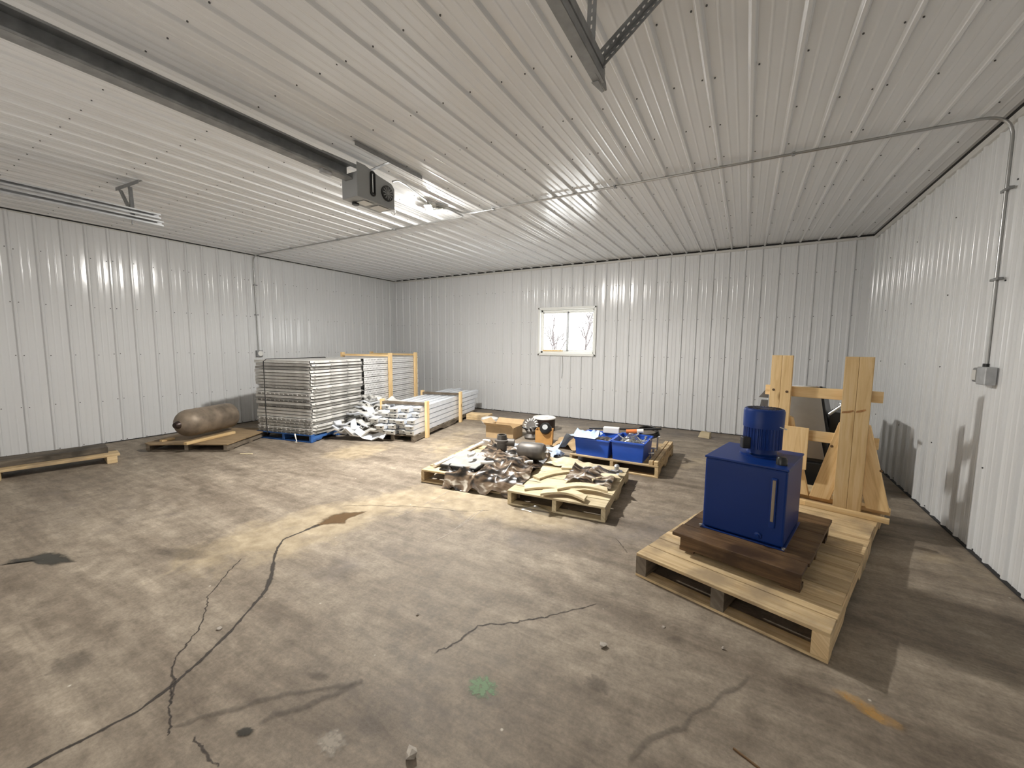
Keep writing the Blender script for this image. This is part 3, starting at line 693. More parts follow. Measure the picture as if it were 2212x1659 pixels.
for z in (1.95, 2.55):
    MB().box(rel(cR, [(W-0.028, -3.51, z)])[0], (0.03, 0.11, 0.018)).build('strap_clamp', 'galv_dark', cR, bevel=0.003)
cL = thing('conduit', 'steel conduit from the ceiling lamp across to the left wall and down', 'conduit', (0.03, -3.45, 1.32))
MB().tube(rel(cL, bend([(lx+0.02, ly+0.06, zc), (lx+0.11, ly+0.2, zc), (4.80, -3.48, zc), (4.70, -3.47, zc), (0.03, -3.47, zc), (0.03, -3.45, 1.315)], 0.13, 8)), 0.0105, 10).build('conduit_pipe', 'conduit', cL, smooth=60)
for p in ((2.4, -3.47, zc), (3.6, -3.47, zc), (1.2, -3.47, zc)):
    MB().box(rel(cL, [p])[0], (0.02, 0.07, 0.010)).box(rel(cL, [p])[0], (0.024, 0.03, 0.026)).build('strap_clamp', 'galv_dark', cL, bevel=0.003)
for z in (1.98, 2.52):
    MB().box(rel(cL, [(0.028, -3.455, z)])[0], (0.03, 0.07, 0.018)).build('strap_clamp', 'galv_dark', cL, bevel=0.003)
# left outlet
oL = thing('outlet_box', 'small round-covered electrical outlet box on the left wall above the stacked deck panels', 'electrical box', (0, -3.445, 1.265))
MB().box((0.035, 0, 0), (0.055, 0.105, 0.115)).build('box_body', 'galv_dark', oL, bevel=0.006)
MB().lathe([(0.0, 0.0), (0.047, 0.0), (0.047, 0.010), (0.036, 0.013), (0.034, 0.006), (0.0, 0.006)], 24, (0.062, 0.008, 0), Matrix.Rotation(PI/2, 3, 'Y')).build('outlet_cover', 'white', oL, smooth=40)
# right boxes
oR = thing('outlet_box', 'pair of grey metal electrical boxes below the conduit on the right wall', 'electrical box', (W, -3.50, 1.28))
MB().box((-0.040, -0.065, 0), (0.060, 0.120, 0.125)).build('box_body', 'galv', oR, bevel=0.006)
MB().box((-0.034, 0.05, 0.0), (0.045, 0.105, 0.105)).build('box_body', 'galv_dark', oR, bevel=0.012)
MB().box((-0.060, 0.055, 0.0), (0.008, 0.055, 0.075)).build('outlet_face', 'trim', oR, bevel=0.003)
MB().tube([(-0.03, -0.02, 0.06), (-0.03, -0.02, 0.085)], 0.019, 12).build('conduit_connector', 'blackpaint', oR, smooth=40)
# lamp to opener cable
tag(MB().tube(bend([(5.06, -4.90, 2.93), (5.02, -4.80, 2.98), (4.88, -4.55, zc), (4.76, -4.10, zc), (lx+0.01, ly-0.06, zc)], 0.08), 0.009, 8).build('power_cable', 'conduit', smooth=60),
    'short metal-clad cable running from the door opener to the ceiling lamp', 'cable')

# ------------------------------------------------------------------ door hardware
def perforated(b, p0, p1, up, w=0.034, t=0.003, pitch=0.05, m=0):
    """flat strap with a row of slots: two rails and the bridges between the slots"""
    p0, p1 = Vector(p0), Vector(p1); d = p1-p0; L = d.length; R = align(d, up)
    for sgn in (-1, 1): b.box((p0+p1)/2+R @ Vector((0, sgn*(w/2-w*0.2), 0)), (L, w*0.4, t), R, m)
    n = max(2, int(L/pitch))
    for i in range(n+1):
        b.box(p0+d*(i/n), (pitch*0.45, w*0.24, t), R, m)
def angle_iron(b, p0, p1, up, w=0.034, pitch=0.05, both=False):
    """L-shaped slotted angle"""
    p0, p1 = Vector(p0), Vector(p1); R = align(p1-p0, up); y = R @ Vector((0, 1, 0)); z = R @ Vector((0, 0, 1))
    perforated(b, p0, p1, up, w, 0.003, pitch)
    if both: perforated(b, p0+y*(w/2)+z*(w/2), p1+y*(w/2)+z*(w/2), y, w, 0.003, pitch)
    else: b.box((p0+p1)/2+y*(w/2)+z*(w/2), ((p1-p0).length, 0.003, w), R)
def cchannel(b, x, y0, y1, z, w, h, open_dir):
    """C rail along y; open_dir -1/+1 in x"""
    t = 0.004
    b.box((x-open_dir*w/2, (y0+y1)/2, z), (t, y1-y0, h))
    for sz in (-1, 1):
        b.box((x, (y0+y1)/2, z+sz*h/2), (w, y1-y0, t)); b.box((x+open_dir*w/2, (y0+y1)/2, z+sz*(h/2-0.006)), (t, y1-y0, 0.012))
tr = thing('door_track', 'pair of galvanised overhead door rails hanging near the left wall', 'door track', (2.70, -5.78, 2.66))
b = MB(); cchannel(b, 0, -3.55, 0.0, 0.062, 0.045, 0.045, 1); b.build('rail', 'galv', tr)
b = MB(); cchannel(b, 0, -3.55, 0.02, -0.005, 0.045, 0.045, 1); b.build('rail', 'galv', tr)
b = MB(); angle_iron(b, (-0.52, -0.15, 0.385), (-0.04, -0.12, 0.385), (0, 0, -1)); b.build('ceiling_angle', 'galv_dark', tr)
b = MB(); angle_iron(b, (-0.31, -0.13, 0.39), (-0.01, -0.22, 0.02), (0, 1, 0)); b.build('hanger_strap', 'galv_dark', tr)
b = MB(); angle_iron(b, (-0.50, -0.15, 0.385), (-0.02, -0.225, 0.05), (0, 1, 0)); b.build('hanger_strap', 'galv_dark', tr)
MB().tube([(0.0, -0.22, -0.03), (0, -0.22, -0.07)], 0.006, 8).build('bolt', 'galv_dark', tr)
tr2 = thing('door_track', 'dark overhead door rail hanging on slotted straps above the middle of the room', 'door track', (7.235, -5.73, 2.735))
b = MB(); cchannel(b, 0.03, -3.6, -0.04, 0.0, 0.05, 0.04, -1); b.build('rail', 'galv_dark', tr2)
b = MB(); cchannel(b, 0.03, -3.6, -0.02, -0.046, 0.045, 0.04, -1); b.build('rail', 'galv_dark', tr2)
b = MB(); angle_iron(b, (-0.01, -0.03, 0.338), (0.0, -0.075, 0.0), (0, 1, 0), 0.042, 0.036, True); b.build('hanger_strap', 'galv_dark', tr2)
b = MB(); angle_iron(b, (0.24, 0.12, 0.338), (0.022, -0.07, 0.0), (1, -0.3, -0.6), 0.042, 0.036, True); b.build('hanger_strap', 'galv_dark', tr2)
b = MB(); b.prism([(0.035, -0.10, 0.04), (0.035, 0.02, 0.03), (0.035, 0.035, 0.0), (0.035, 0.02, -0.01), (0.035, 0.05, -0.03), (0.035, 0.065, -0.055), (0.035, 0.04, -0.07), (0.035, -0.10, -0.07)], (0.004, 0, 0))
b.prism([(0.0, -0.05, -0.072), (0.035, -0.05, -0.072), (0.035, 0.04, -0.072), (0.02, 0.045, -0.072)], (0, 0, 0.004)); b.build('end_plate', 'galv_dark', tr2, bevel=0.002)
for y in (-0.06, -0.02): MB().tube([(0.03, y, 0.0), (0.055, y, 0.0)], 0.008, 6).build('bolt', 'galv', tr2)

op = thing('door_opener', 'grey commercial door opener with a fan grille hung below the ceiling', 'door opener', (4.97, -5.10, 2.68))
MB().box((0, 0, 0.10), (0.19, 0.40, 0.20)).box((0.0, -0.005, 0.203), (0.15, 0.30, 0.012)).build('housing', 'grey_paint', op, bevel=0.006)
MB().prism([(0.097, -0.205, 0.0), (0.097, 0.205, 0.0), (0.097, 0.205, 0.18), (0.097, 0.17, 0.215), (0.097, 0.02, 0.235), (0.097, -0.12, 0.27), (0.097, -0.205, 0.27)], (0.006, 0, 0)).build('side_plate', 'grey_paint', op, bevel=0.002)
b = MB(); Rx = Matrix.Rotation(PI/2, 3, 'Y')
b.lathe([(0.0, 0.0), (0.066, 0.0), (0.066, 0.010), (0.058, 0.012), (0.0, 0.012)], 28, (0.103, 0.115, 0.115), Rx)
fan = b.build('fan_disc', 'blackpaint', op, smooth=40)
b = MB(); b.lathe([(0.0, 0.0), (0.018, 0.0), (0.018, 0.004), (0.0, 0.004)], 20, (0.115, 0.115, 0.115), Rx)
for k in range(12):
    a = 2*PI*k/12; b.box((0.117, 0.115+0.038*math.cos(a), 0.115+0.038*math.sin(a)), (0.003, 0.034, 0.009), Matrix.Rotation(a, 3, 'X'))
b.build('fan_spokes', 'galv_dark', fan)
b = MB(); b.tube([(0.108, -0.045+0.022*math.cos(a), 0.145+(0.075 if math.sin(a) > 0 else -0.075)*1+0.022*math.sin(a)) for a in [2*PI*i/24 for i in range(24)]], 0.008, 6, closed=True)
b.box((0.104, -0.045, 0.145), (0.004, 0.036, 0.16)); b.build('chain_slot', 'blackpaint', op)
b = MB(); b.box((0.11, -0.052, 0.145), (0.008, 0.008, 0.15)); b.build('chain', 'zinc', op)
MB().box((0.02, -0.06, -0.006), (0.10, 0.10, 0.004)).build('label_plate', 'trim', op)
MB().box((0.02, 0.10, -0.006), (0.12, 0.12, 0.004)).build('label_plate', 'trim', op)
MB().tube([(0.06, 0.21, 0.03), (0.07, 0.235, 0.02), (0.075, 0.24, -0.02), (0.06, 0.232, -0.035), (0.05, 0.215, -0.01)], 0.006, 8).build('wire_loop', 'white', op, smooth=60)
MB().tube([(-0.05, -0.10, -0.002), (-0.05, -0.10, -0.02)], 0.03, 14).build('knock_out', 'blackpaint', op)
b = MB(); cchannel(b, 0.0, -4.1, -0.19, 0.20, 0.085, 0.115, 1); b.build('trolley_rail', 'galv_dark', op)
b = MB(); b.tube([(0.015, -4.1, 0.15), (0.015, -0.2, 0.15)], 0.008, 6); b.build('chain', 'blackpaint', op)
MB().box((0.0, -0.42, 0.13), (0.035, 0.09, 0.045)).build('trolley', 'galv', op, bevel=0.004)
b = MB(); angle_iron(b, (0.16, -0.28, 0.385), (0.16, 0.49, 0.385), (0, 0, -1), 0.036); b.build('ceiling_angle', 'galv_dark', op)
b = MB(); angle_iron(b, (-0.02, -0.42, 0.27), (0.0, -0.10, 0.27), (0, 0, 1), 0.034); b.build('ceiling_angle', 'galv_dark', op)
b = MB(); b.bar((0.0, -0.02, 0.27), (0.17, 0.11, 0.375), 0.034, 0.004); b.build('hanger_strap', 'galv_dark', op)
b = MB(); b.bar((0.0, -0.02, 0.20), (0.0, -0.02, 0.275), 0.034, 0.006, (1, 0, 0)); b.build('hanger_strap', 'galv_dark', op)

# ------------------------------------------------------------------ pallets
def pallet(label, loc, rz, w, d, h, nd, mat, deck_t=0.018, gap=0.012, stringer_w=0.038, cat='pallet', along='x', bottoms=3, solid_deck=False, name='pallet', notch=True, bottom_t=0.016, smats=None):
    """deck boards run along local x, stringers along local y; origin at the front-left corner on the floor"""
    o = thing(name, label, cat, loc, rz)
    bw = (d-(nd-1)*gap)/nd
    for i in range(nd):
        y = i*(bw+gap)+bw/2
        MB().box((w/2+random.uniform(-.004, .004), y, h-deck_t/2), (w, bw, deck_t)).build('deck_board', mat, o, bevel=0.003)
    z0, z1 = bottom_t, h-deck_t
    for si, x in enumerate((stringer_w/2, w/2, w-stringer_w/2)):
        sm_ = smats[si] if smats else mat
        zz = z1-z0
        if notch:
            y = [0, 0.16*d, 0.19*d, 0.37*d, 0.40*d, 0.60*d, 0.63*d, 0.81*d, 0.84*d, d]
            prof = [(x-stringer_w/2, 0, z1), (x-stringer_w/2, 0, z0), (x-stringer_w/2, y[1], z0), (x-stringer_w/2, y[2], z0+zz*.42), (x-stringer_w/2, y[3], z0+zz*.42), (x-stringer_w/2, y[4], z0),
                    (x-stringer_w/2, y[5], z0), (x-stringer_w/2, y[6], z0+zz*.42), (x-stringer_w/2, y[7], z0+zz*.42), (x-stringer_w/2, y[8], z0), (x-stringer_w/2, d, z0), (x-stringer_w/2, d, z1)]
            MB().prism(prof, (stringer_w, 0, 0), uvdir=(0, 1, 0)).build('stringer', sm_, o, bevel=0.002)
        else:
            MB().box((x, d/2, (z0+z1)/2), (stringer_w, d, zz)).build('stringer', sm_, o, bevel=0.002)
    for i in range(bottoms):
        y = 0.045+(d-0.09)*i/max(1, bottoms-1)
        MB().box((w/2, y, bottom_t/2), (w, 0.09, bottom_t)).build('bottom_board', mat, o, bevel=0.002)
    return o

TH = math.radians(-17.2)
big = pallet('long pale pine pallet carrying the brown pallet and blue power unit', (7.385, -5.128, 0), TH, 0.99, 2.42, 0.152, 16, 'pallet', deck_t=0.02, gap=0.006, name='long_pallet', stringer_w=0.07, smats=('grey', 'grey', 'pallet'))
TB = math.radians(-15.5)
def loc2(o, r, x, y): return (o[0]+math.cos(r)*x-math.sin(r)*y, o[1]+math.sin(r)*x+math.cos(r)*y)

# brown pallet: flush boards over three runners laid across the front
bp0 = (7.578, -4.985)
bpal = thing('skid', 'oil-stained dark brown skid on the long pallet, under the blue tank', 'skid', (*bp0, 0.152), TB)
bw_, bd_ = 0.69, 0.99
for i in range(6):
    y = bd_/6*(i+0.5); MB().box((bw_/2+random.uniform(-.006, .006), y, 0.117), (bw_, bd_/6-0.004, 0.022)).build('deck_board', 'dark', bpal, bevel=0.003)
for y in (0.055, bd_/2, bd_-0.055):
    MB().box((bw_/2+0.012, y, 0.066), (bw_-0.05, 0.05, 0.080)).build('runner', 'dark', bpal, bevel=0.003)
for y in (0.10, bd_-0.10):
    for x in (0.07, bw_-0.06): MB().box((x, y, 0.013), (0.09, 0.09, 0.026)).build('foot', 'dark', bpal)

# blue hydraulic power unit
zt = 0.152+0.128
pu = thing('power_unit', 'blue hydraulic tank with an upright blue motor on the brown skid', 'hydraulic power unit', (7.732, -4.806, zt), math.radians(-13.5))
tw, td, th = 0.452, 0.515, 0.47
MB().box((tw/2, td/2, th/2+0.006), (tw, td, th-0.012)).build('tank', 'bluepaint', pu, bevel=0.012)
MB().box((tw/2, td/2, th+0.006), (tw+0.008, td+0.008, 0.014)).build('tank_lid', 'bluepaint', pu, bevel=0.004)
MB().box((tw/2, td/2, 0.004), (tw+0.02, td+0.02, 0.008)).build('base_flange', 'bluepaint', pu, bevel=0.002)
b = MB(); b.box((tw-0.062, -0.008, 0.27), (0.030, 0.016, 0.30)); sg = b.build('sight_gauge', 'bluepaint', pu, bevel=0.004)
MB().box((tw-0.062, -0.017, 0.285), (0.016, 0.006, 0.25)).build('gauge_tube', 'sight', sg, bevel=0.002)
MB().lathe([(0.0, 0.0), (0.020, 0.0), (0.020, 0.012), (0.011, 0.014), (0.011, 0.024), (0.0, 0.024)], 16, (tw-0.13, 0, 0.05), Matrix.Rotation(PI/2, 3, 'X')).build('drain_plug', 'bluepaint', pu, smooth=40)
for x, y in ((-0.006, -0.006), (tw+0.004, -0.006)):
    MB().lathe([(0.011, 0.008), (0.011, 0.018), (0.0, 0.02)], 6, (x, y, 0)).build('bolt', 'zinc', pu)
mx_, my_ = 0.255, 0.285
zm = th+0.013
MB().lathe([(0.125, zm), (0.125, zm+0.012), (0.088, zm+0.016), (0.080, zm+0.045), (0.105, zm+0.05), (0.0, zm+0.05)], 36, (mx_, my_, 0)).build('bell_housing', 'bluepaint', pu, smooth=40)
# motor body with cooling ribs
b = MB(); nrib = 34; prof = []
for i in range(nrib*4):
    a = 2*PI*i/(nrib*4); r = 0.111 if i % 4 in (0, 1) else 0.105; prof.append((mx_+r*math.cos(a), my_+r*math.sin(a), zm+0.05))
b.prism(prof, (0, 0, 0.14)); mot = b.build('motor_body', 'bluepaint', pu)
fc = MB(); z2 = zm+0.185
fc.lathe([(0.115, z2), (0.117, z2+0.105), (0.112, z2+0.118), (0.104, z2+0.122), (0.0, z2+0.122)], 48, (mx_, my_, 0)); fco = fc.build('fan_cover', 'bluepaint', pu, smooth=35)
b = MB()
for k in range(28):
    a = 2*PI*k/28
    for r0, r1 in ((0.030, 0.058), (0.065, 0.097)):
        b.box((mx_+(r0+r1)/2*math.cos(a), my_+(r0+r1)/2*math.sin(a), z2+0.1225), (r1-r0, 0.0065, 0.003), rotz(a))
b.build('fan_slots', 'black', fco)
MB().box((mx_-0.075, my_-0.095, zm+0.085), (0.05, 0.05, 0.075), rotz(0.6)).build('terminal_box', 'blackpaint', pu, bevel=0.006)
MB().tube([(mx_+0.09, my_-0.05, z2+0.02), (mx_+0.14, my_-0.065, z2+0.01)], 0.004, 6).build('bolt', 'zinc', pu)
MB().lathe([(0.030, th+0.012), (0.030, th+0.045), (0.022, th+0.06), (0.0, th+0.062)], 20, (0.40, 0.10, 0)).build('filler_cap', 'blackpaint', pu, smooth=40)

# timber frame
TF = math.radians(-14.5)
fr = thing('trestle', 'fresh pine trestle with two posts and crossbars on the long pallet', 'trestle', (8.705, -3.535, 0.152), TF)
PH = 1.245; PX = (-0.515, 0.0)
for j, px in enumerate(PX):
    for s in (-1, 1):
        pwid = 0.088 if j else 0.078; MB().box((px+s*(pwid/2+0.0005), 0.0, PH/2), (pwid, 0.038, PH)).build('post', 'pine', fr, bevel=0.003)
    MB().box((px, 0.038, PH/2), (0.10, 0.036, PH-0.01)).build('post', 'pine', fr, bevel=0.003)
for z in (0.93, 0.558):
    MB().box((-0.245, 0.077, z), (0.80, 0.038, 0.088)).build('crossbar', 'pine', fr, bevel=0.003)
for j, px in enumerate(PX):
    for s in (-1, 1):
        pl = [(px+s*0.06, 0.02, 0.72), (px+s*0.10, 0.02, 0.70), (px+s*0.255, 0.02, 0.04), (px+s*0.115, 0.02, 0.04), (px+s*0.035, 0.02, 0.36)]
        MB().prism(pl, (0, 0.055, 0), uvdir=(s*0.17, 0, -0.66)).build('brace', 'pine', fr, bevel=0.003)
    MB().box((px, -0.125, 0.020), (0.52, 0.04, 0.038)).build('sill', 'pine', fr, bevel=0.003)
    MB().box((px, 0.12, 0.020), (0.52, 0.09, 0.038)).build('sill', 'pine', fr, bevel=0.003)
MB().box((PX[0]+0.10, -0.031, 0.455), (0.26, 0.018, 0.36)).build('gusset', 'pine', fr, bevel=0.002)
for (x, z, w_) in ((-0.045, 0.80, 0.075), (0.035, 0.815, 0.06)):
    MB().prism([(x-w_/2, -0.0205, z-0.012), (x+w_*0.1, -0.0205, z-0.004), (x+w_/2, -0.0205, z+0.012), (x+w_*0.45, -0.0205, z+0.022), (x, -0.0205, z+0.012), (x-w_*0.45, -0.0205, z+0.004)], (0, 0.002, 0)).build('knot', 'knotwood', fr)
for (x, z) in ((PX[0]-0.05, 0.94), (PX[0]+0.05, 0.93), (-0.13, 0.50), (0.185, 0.36)):
    MB().lathe([(0.0, 0.0), (0.011, 0.0), (0.008, 0.003), (0.0, 0.003)], 12, (x, -0.020 if abs(x-PX[0]) < 0.06 else 0.019, z), Matrix.Rotation(PI/2, 3, 'X')).build('knot', 'dark', fr)

# machine behind the frame
mc = thing('machine_hood', 'dark stainless hood panels standing behind the pine trestle', 'machine', (8.42, -2.62, 0), math.radians(-12))
b = MB()
b.prism([(-0.30, 0.0, 0.0), (0.36, 0.0, 0.0), (0.36, 0.0, 0.30), (-0.30, 0.0, 0.30)], (0, 0.8, 0)); b.build('base_frame', 'blackpaint', mc, bevel=0.01)
b = MB()
def hexa(b, lo, hi, m=0):
    vs = lo+hi; b.add([Vector(v) for v in vs], [(3, 2, 1, 0), (4, 5, 6, 7), (0, 1, 5, 4), (1, 2, 6, 5), (2, 3, 7, 6), (3, 0, 4, 7)], None, m)
hexa(b, [(-0.28, 0.06, 0.58), (0.27, 0.06, 0.58), (0.27, 0.70, 0.58), (-0.28, 0.70, 0.58)], [(-0.30, 0.20, 1.04), (0.17, 0.20, 1.07), (0.17, 0.72, 1.02), (-0.30, 0.72, 1.02)])
up = b.build('upper_hood', 'blackpaint', mc, bevel=0.006)
b = MB(); hexa(b, [(-0.27, 0.035, 0.60), (0.245, 0.035, 0.60), (0.245, 0.05, 0.60), (-0.27, 0.05, 0.60)], [(-0.29, 0.17, 1.035), (0.15, 0.17, 1.065), (0.15, 0.185, 1.065), (-0.29, 0.185, 1.035)]); b.build('front_sheet', 'steel', up, bevel=0.002)
b = MB(); b.bar((-0.29, 0.168, 1.04), (0.15, 0.168, 1.07), 0.014, 0.012); b.build('edge_strip', 'zinc', up)
b = MB(); hexa(b, [(-0.24, 0.05, 0.30), (0.30, 0.05, 0.30), (0.30, 0.6, 0.30), (-0.24, 0.6, 0.30)], [(-0.26, 0.08, 0.57), (0.25, 0.08, 0.57), (0.25, 0.66, 0.57), (-0.26, 0.66, 0.57)]); lo_ = b.build('lower_hood', 'blackpaint', mc, bevel=0.006)
b = MB(); hexa(b, [(-0.22, 0.03, 0.34), (0.25, 0.03, 0.34), (0.25, 0.045, 0.34), (-0.22, 0.045, 0.34)], [(-0.24, 0.055, 0.56), (0.20, 0.055, 0.56), (0.20, 0.07, 0.56), (-0.24, 0.07, 0.56)]); b.build('front_sheet', 'steel', lo_, bevel=0.002)
b = MB(); hexa(b, [(-0.44, 0.45, 0.88), (-0.2, 0.45, 0.88), (-0.2, 0.8, 0.88), (-0.44, 0.8, 0.88)], [(-0.36, 0.45, 1.0), (-0.2, 0.45, 1.14), (-0.2, 0.8, 1.14), (-0.36, 0.8, 1.0)]); b.build('side_hood', 'cast', mc, bevel=0.004)
b = MB(); b.tube([(0.25, 0.10, 0.80), (0.345, 0.10, 0.90)], 0.017, 12); b.lathe([(0.0, 0.0), (0.042, 0.0), (0.042, 0.008), (0.0, 0.008)], 16, (0.345, 0.10, 0.90), align((0.095, 0, 0.1)) @ Matrix.Rotation(PI/2, 3, 'Y')); b.build('bolt', 'zinc', mc, smooth=40)
b = MB(); b.box((0.30, 0.30, 0.62), (0.10, 0.3, 0.4)); b.build('side_box', 'blackpaint', mc, bevel=0.006)
mc2 = thing('machine_cover', 'pointed dark sheet metal cover near the back wall behind the stainless hood', 'machine', (8.35, -1.50, 0), math.radians(-12))
b = MB(); hexa(b, [(-0.30, -0.15, 0.0), (0.3, -0.15, 0.0), (0.3, 0.3, 0.0), (-0.30, 0.3, 0.0)], [(-0.2, -0.12, 0.80), (0.25, -0.12, 0.80), (0.25, 0.2, 0.72), (-0.2, 0.2, 0.72)]); b.build('cover_body', 'cast', mc2, bevel=0.006)
b = MB(); b.prism([(-0.02, -0.12, 0.795), (-0.02, 0.18, 0.74), (-0.02, -0.05, 0.98)], (0.02, 0, 0)); b.build('fin', 'cast', mc2)

# ------------------------------------------------------------------ stacked deck panels (banded, on the blue pallet)
TA = math.radians(12.0)
A0 = (1.42, -4.29)
pallet('low blue painted pallet under the banded stack of deck panels', (*A0, 0), TA, 1.06, 1.20, 0.115, 7, 'bluewood', gap=0.05, name='blue_pallet', notch=True)
def deck_panel(kind):
    """galvanised deck panel: top sheet, folded front and side webs, toothed lips"""
    b = MB(); w, d, h, t = 1.04, 1.16, 0.039, 0.0025
    b.box((w/2, d/2, h-t/2), (w, d, t))
    if kind == 0:
        b.box((w/2, 0.004, h/2), (w, t, h)); b.box((w/2, d-0.004, h/2), (w, t, h))
        b.box((w/2, 0.012, 0.002), (w, 0.03, t))
        for i in range(12): b.box((0.045+i*0.086, -0.007, 0.006), (0.05, 0.016, t))
    else:
        b.box((w/2, 0.022, h/2), (w, t, h)); b.box((w/2, d-0.02, h/2), (w, t, h))
        b.box((w/2, 0.008, h-0.004), (w, 0.026, t)); b.box((w/2, 0.008, 0.004), (w, 0.026, t))
        for i in range(12): b.box((0.05+i*0.086, -0.009, h-0.006), (0.045, 0.014, t)); b.box((0.05+i*0.086, -0.007, 0.012), (0.012, 0.012, 0.014))
    for x in (0.0, w):
        b.box((x, d/2, h/2+0.004), (t, d-0.05, h-0.008)); b.box((x+(0.014 if x else -0.014), d/2, 0.006), (0.028, d-0.10, t))
    for y in (0.10, 0.42, 0.8): b.box((-0.02, y, h*0.6), (0.045, 0.03, t)); b.box((w+0.012, y, h*0.6), (0.03, 0.03, t))
    return b
dp = [deck_panel(i % 2).build('deck_panel', ('galv_warm', 'galv_warm', 'galv_mid', 'galv_mid')[i]) for i in range(4)]
NA = 23; zA = 0.1155; pitchA = 0.0478
for i in range(NA):
    k = random.choice((0, 0, 1, 1, 2, 3))
    o = dp[k].copy(); C.objects.link(o)
    jx, jy = random.uniform(-.016, .016), random.uniform(-.012, .02)
    p = loc2(A0, TA, 0.01+jx, 0.02+jy)
    o.location = (p[0], p[1], zA+i*pitchA); o.rotation_euler = (0, 0, TA+random.uniform(-.006, .006))
    n = NA-1-i
    tag(o, ('topmost' if n == 0 else 'lowest' if i == 0 else ORD[n]+' from the top')+(' of the' if n == 0 or i == 0 else ' of the')+' galvanised deck panels banded on the blue pallet', 'deck panel', 'deck panels banded on the blue pallet')
for o in dp: bpy.data.objects.remove(o)
topA = zA+NA*pitchA
# band
bd = []
xb = 0.24
pl = [(xb, -0.016, 0.09), (xb-0.003, -0.022, 0.4), (xb-0.006, -0.02, 0.8), (xb-0.012, -0.016, topA-0.03), (xb+0.012, 0.01, topA+0.004), (xb+0.01, 0.4, topA+0.003), (xb, 1.22, topA+0.003), (xb, 1.235, topA-0.05), (xb, 1.235, 0.09)]
bo = MB().tube(pl, 0.0065, 6).build('band', 'black', loc=(*A0, 0), rz=TA, smooth=60); tag(bo, 'black strap banding the stack of deck panels on the blue pallet', 'strap')
bo = MB().tube([(0.78, -0.022, 0.118), (0.80, -0.032, 0.08), (0.825, -0.038, 0.02), (0.81, -0.05, 0.006), (0.84, -0.045, 0.006)], [0.012, 0.008, 0.008, 0.008, 0.006], 6).build('strap_tail', 'white', loc=(*A0, 0), rz=TA, smooth=60)
tag(bo, 'short white strap tail hanging over the front of the blue pallet', 'strap')

# ------------------------------------------------------------------ framed bundle of punched channels behind it
B0 = loc2(A0, TA, 0.02, 1.235)
def channel(L, w, h, m0=0, t=0.003):
    """downward C channel along y; UV in metres so the slots land on the webs"""
    b = MB()
    def quad(p, uv): b.add(p, [(0, 1, 2, 3)], [uv], m0)
    def slab(x, z0, z1):
        for xx in (x-t/2, x+t/2): quad([(xx, 0, z0), (xx, L, z0), (xx, L, z1), (xx, 0, z1)], [(0, 0), (L, 0), (L, z1-z0), (0, z1-z0)])
        quad([(x-t/2, 0, z0), (x+t/2, 0, z0), (x+t/2, 0, z1), (x-t/2, 0, z1)], [(0, -1)]*4)
        quad([(x-t/2, 0, z0), (x-t/2, L, z0), (x+t/2, L, z0), (x+t/2, 0, z0)], [(0, -1)]*4)
    slab(t/2, 0, h); slab(w-t/2, 0, h)
    for zz in (h, h-t): quad([(0, 0, zz), (w, 0, zz), (w, L, zz), (0, L, zz)], [(0, -1)]*4)
    quad([(0, 0, h-t), (w, 0, h-t), (w, 0, h), (0, 0, h)], [(0, -1)]*4)
    for xx in (0, w-0.02): quad([(xx, 0, 0.002), (xx+0.02, 0, 0.002), (xx+0.02, L, 0.002), (xx, L, 0.002)], [(0, -1)]*4)
    return b
LB = 1.78; wB = 0.26; hB = 0.100; NB = 10
proto = channel(LB, wB-0.006, hB).build('punched_channel', 'slots', fix=False)
pallet('low wooden pallet under the tall framed bundle of punched channels', (*B0, 0), TA, 1.04, 1.75, 0.10, 8, 'grey', gap=0.06)
cols = ['leftmost', 'second from the left', 'third from the left', 'outermost on the right']
first = True
for i in range(NB):
    for c in range(4):
        o = proto if first else proto.copy()
        if not first: C.objects.link(o)
        first = False
        p = loc2(B0, TA, c*wB, random.uniform(-.028, .01))
        o.location = (p[0], p[1], 0.101+i*0.112); o.rotation_euler = (0, 0, TA)
        n = NB-1-i
        tag(o, f'punched galvanised channel, {"top" if n == 0 else ORD[n]} layer{"" if n == 0 else " down"}, {cols[c]} in the tall framed bundle', 'steel channel', 'punched channels in the tall framed bundle')
topB = 0.101+NB*0.112
for i in range(1, NB):    # thin spacer laths between layers
    pass
def frame_set(name, base, rz, ys, wid, top, side, labels, post_w=0.04):
    for y, lab in zip(ys, labels):
        o = thing(name, lab, 'wooden brace', (*loc2(base, rz, 0, y), 0), rz)
        MB().box((wid+0.026, 0, (top+0.07)/2+0.001), (0.04, 0.085, top+0.07)).build('post', 'pine', o, bevel=0.003)
        MB().box((-0.026, 0, (top+0.07)/2+0.001), (0.04, 0.085, top+0.07)).build('post', 'pine', o, bevel=0.003)
        MB().box((wid/2, 0, top+0.022), (wid+0.012, 0.085, 0.038)).build('top_bar', side, o, bevel=0.003)
frame_set('timber_hoop', B0, TA, (0.72, 1.62), 4*wB, topB+0.004, 'pine',
          ['pine frame around the tall punched channel bundle, the nearer to the banded deck panels', 'pine frame around the tall punched channel bundle, the nearer to the back wall'])

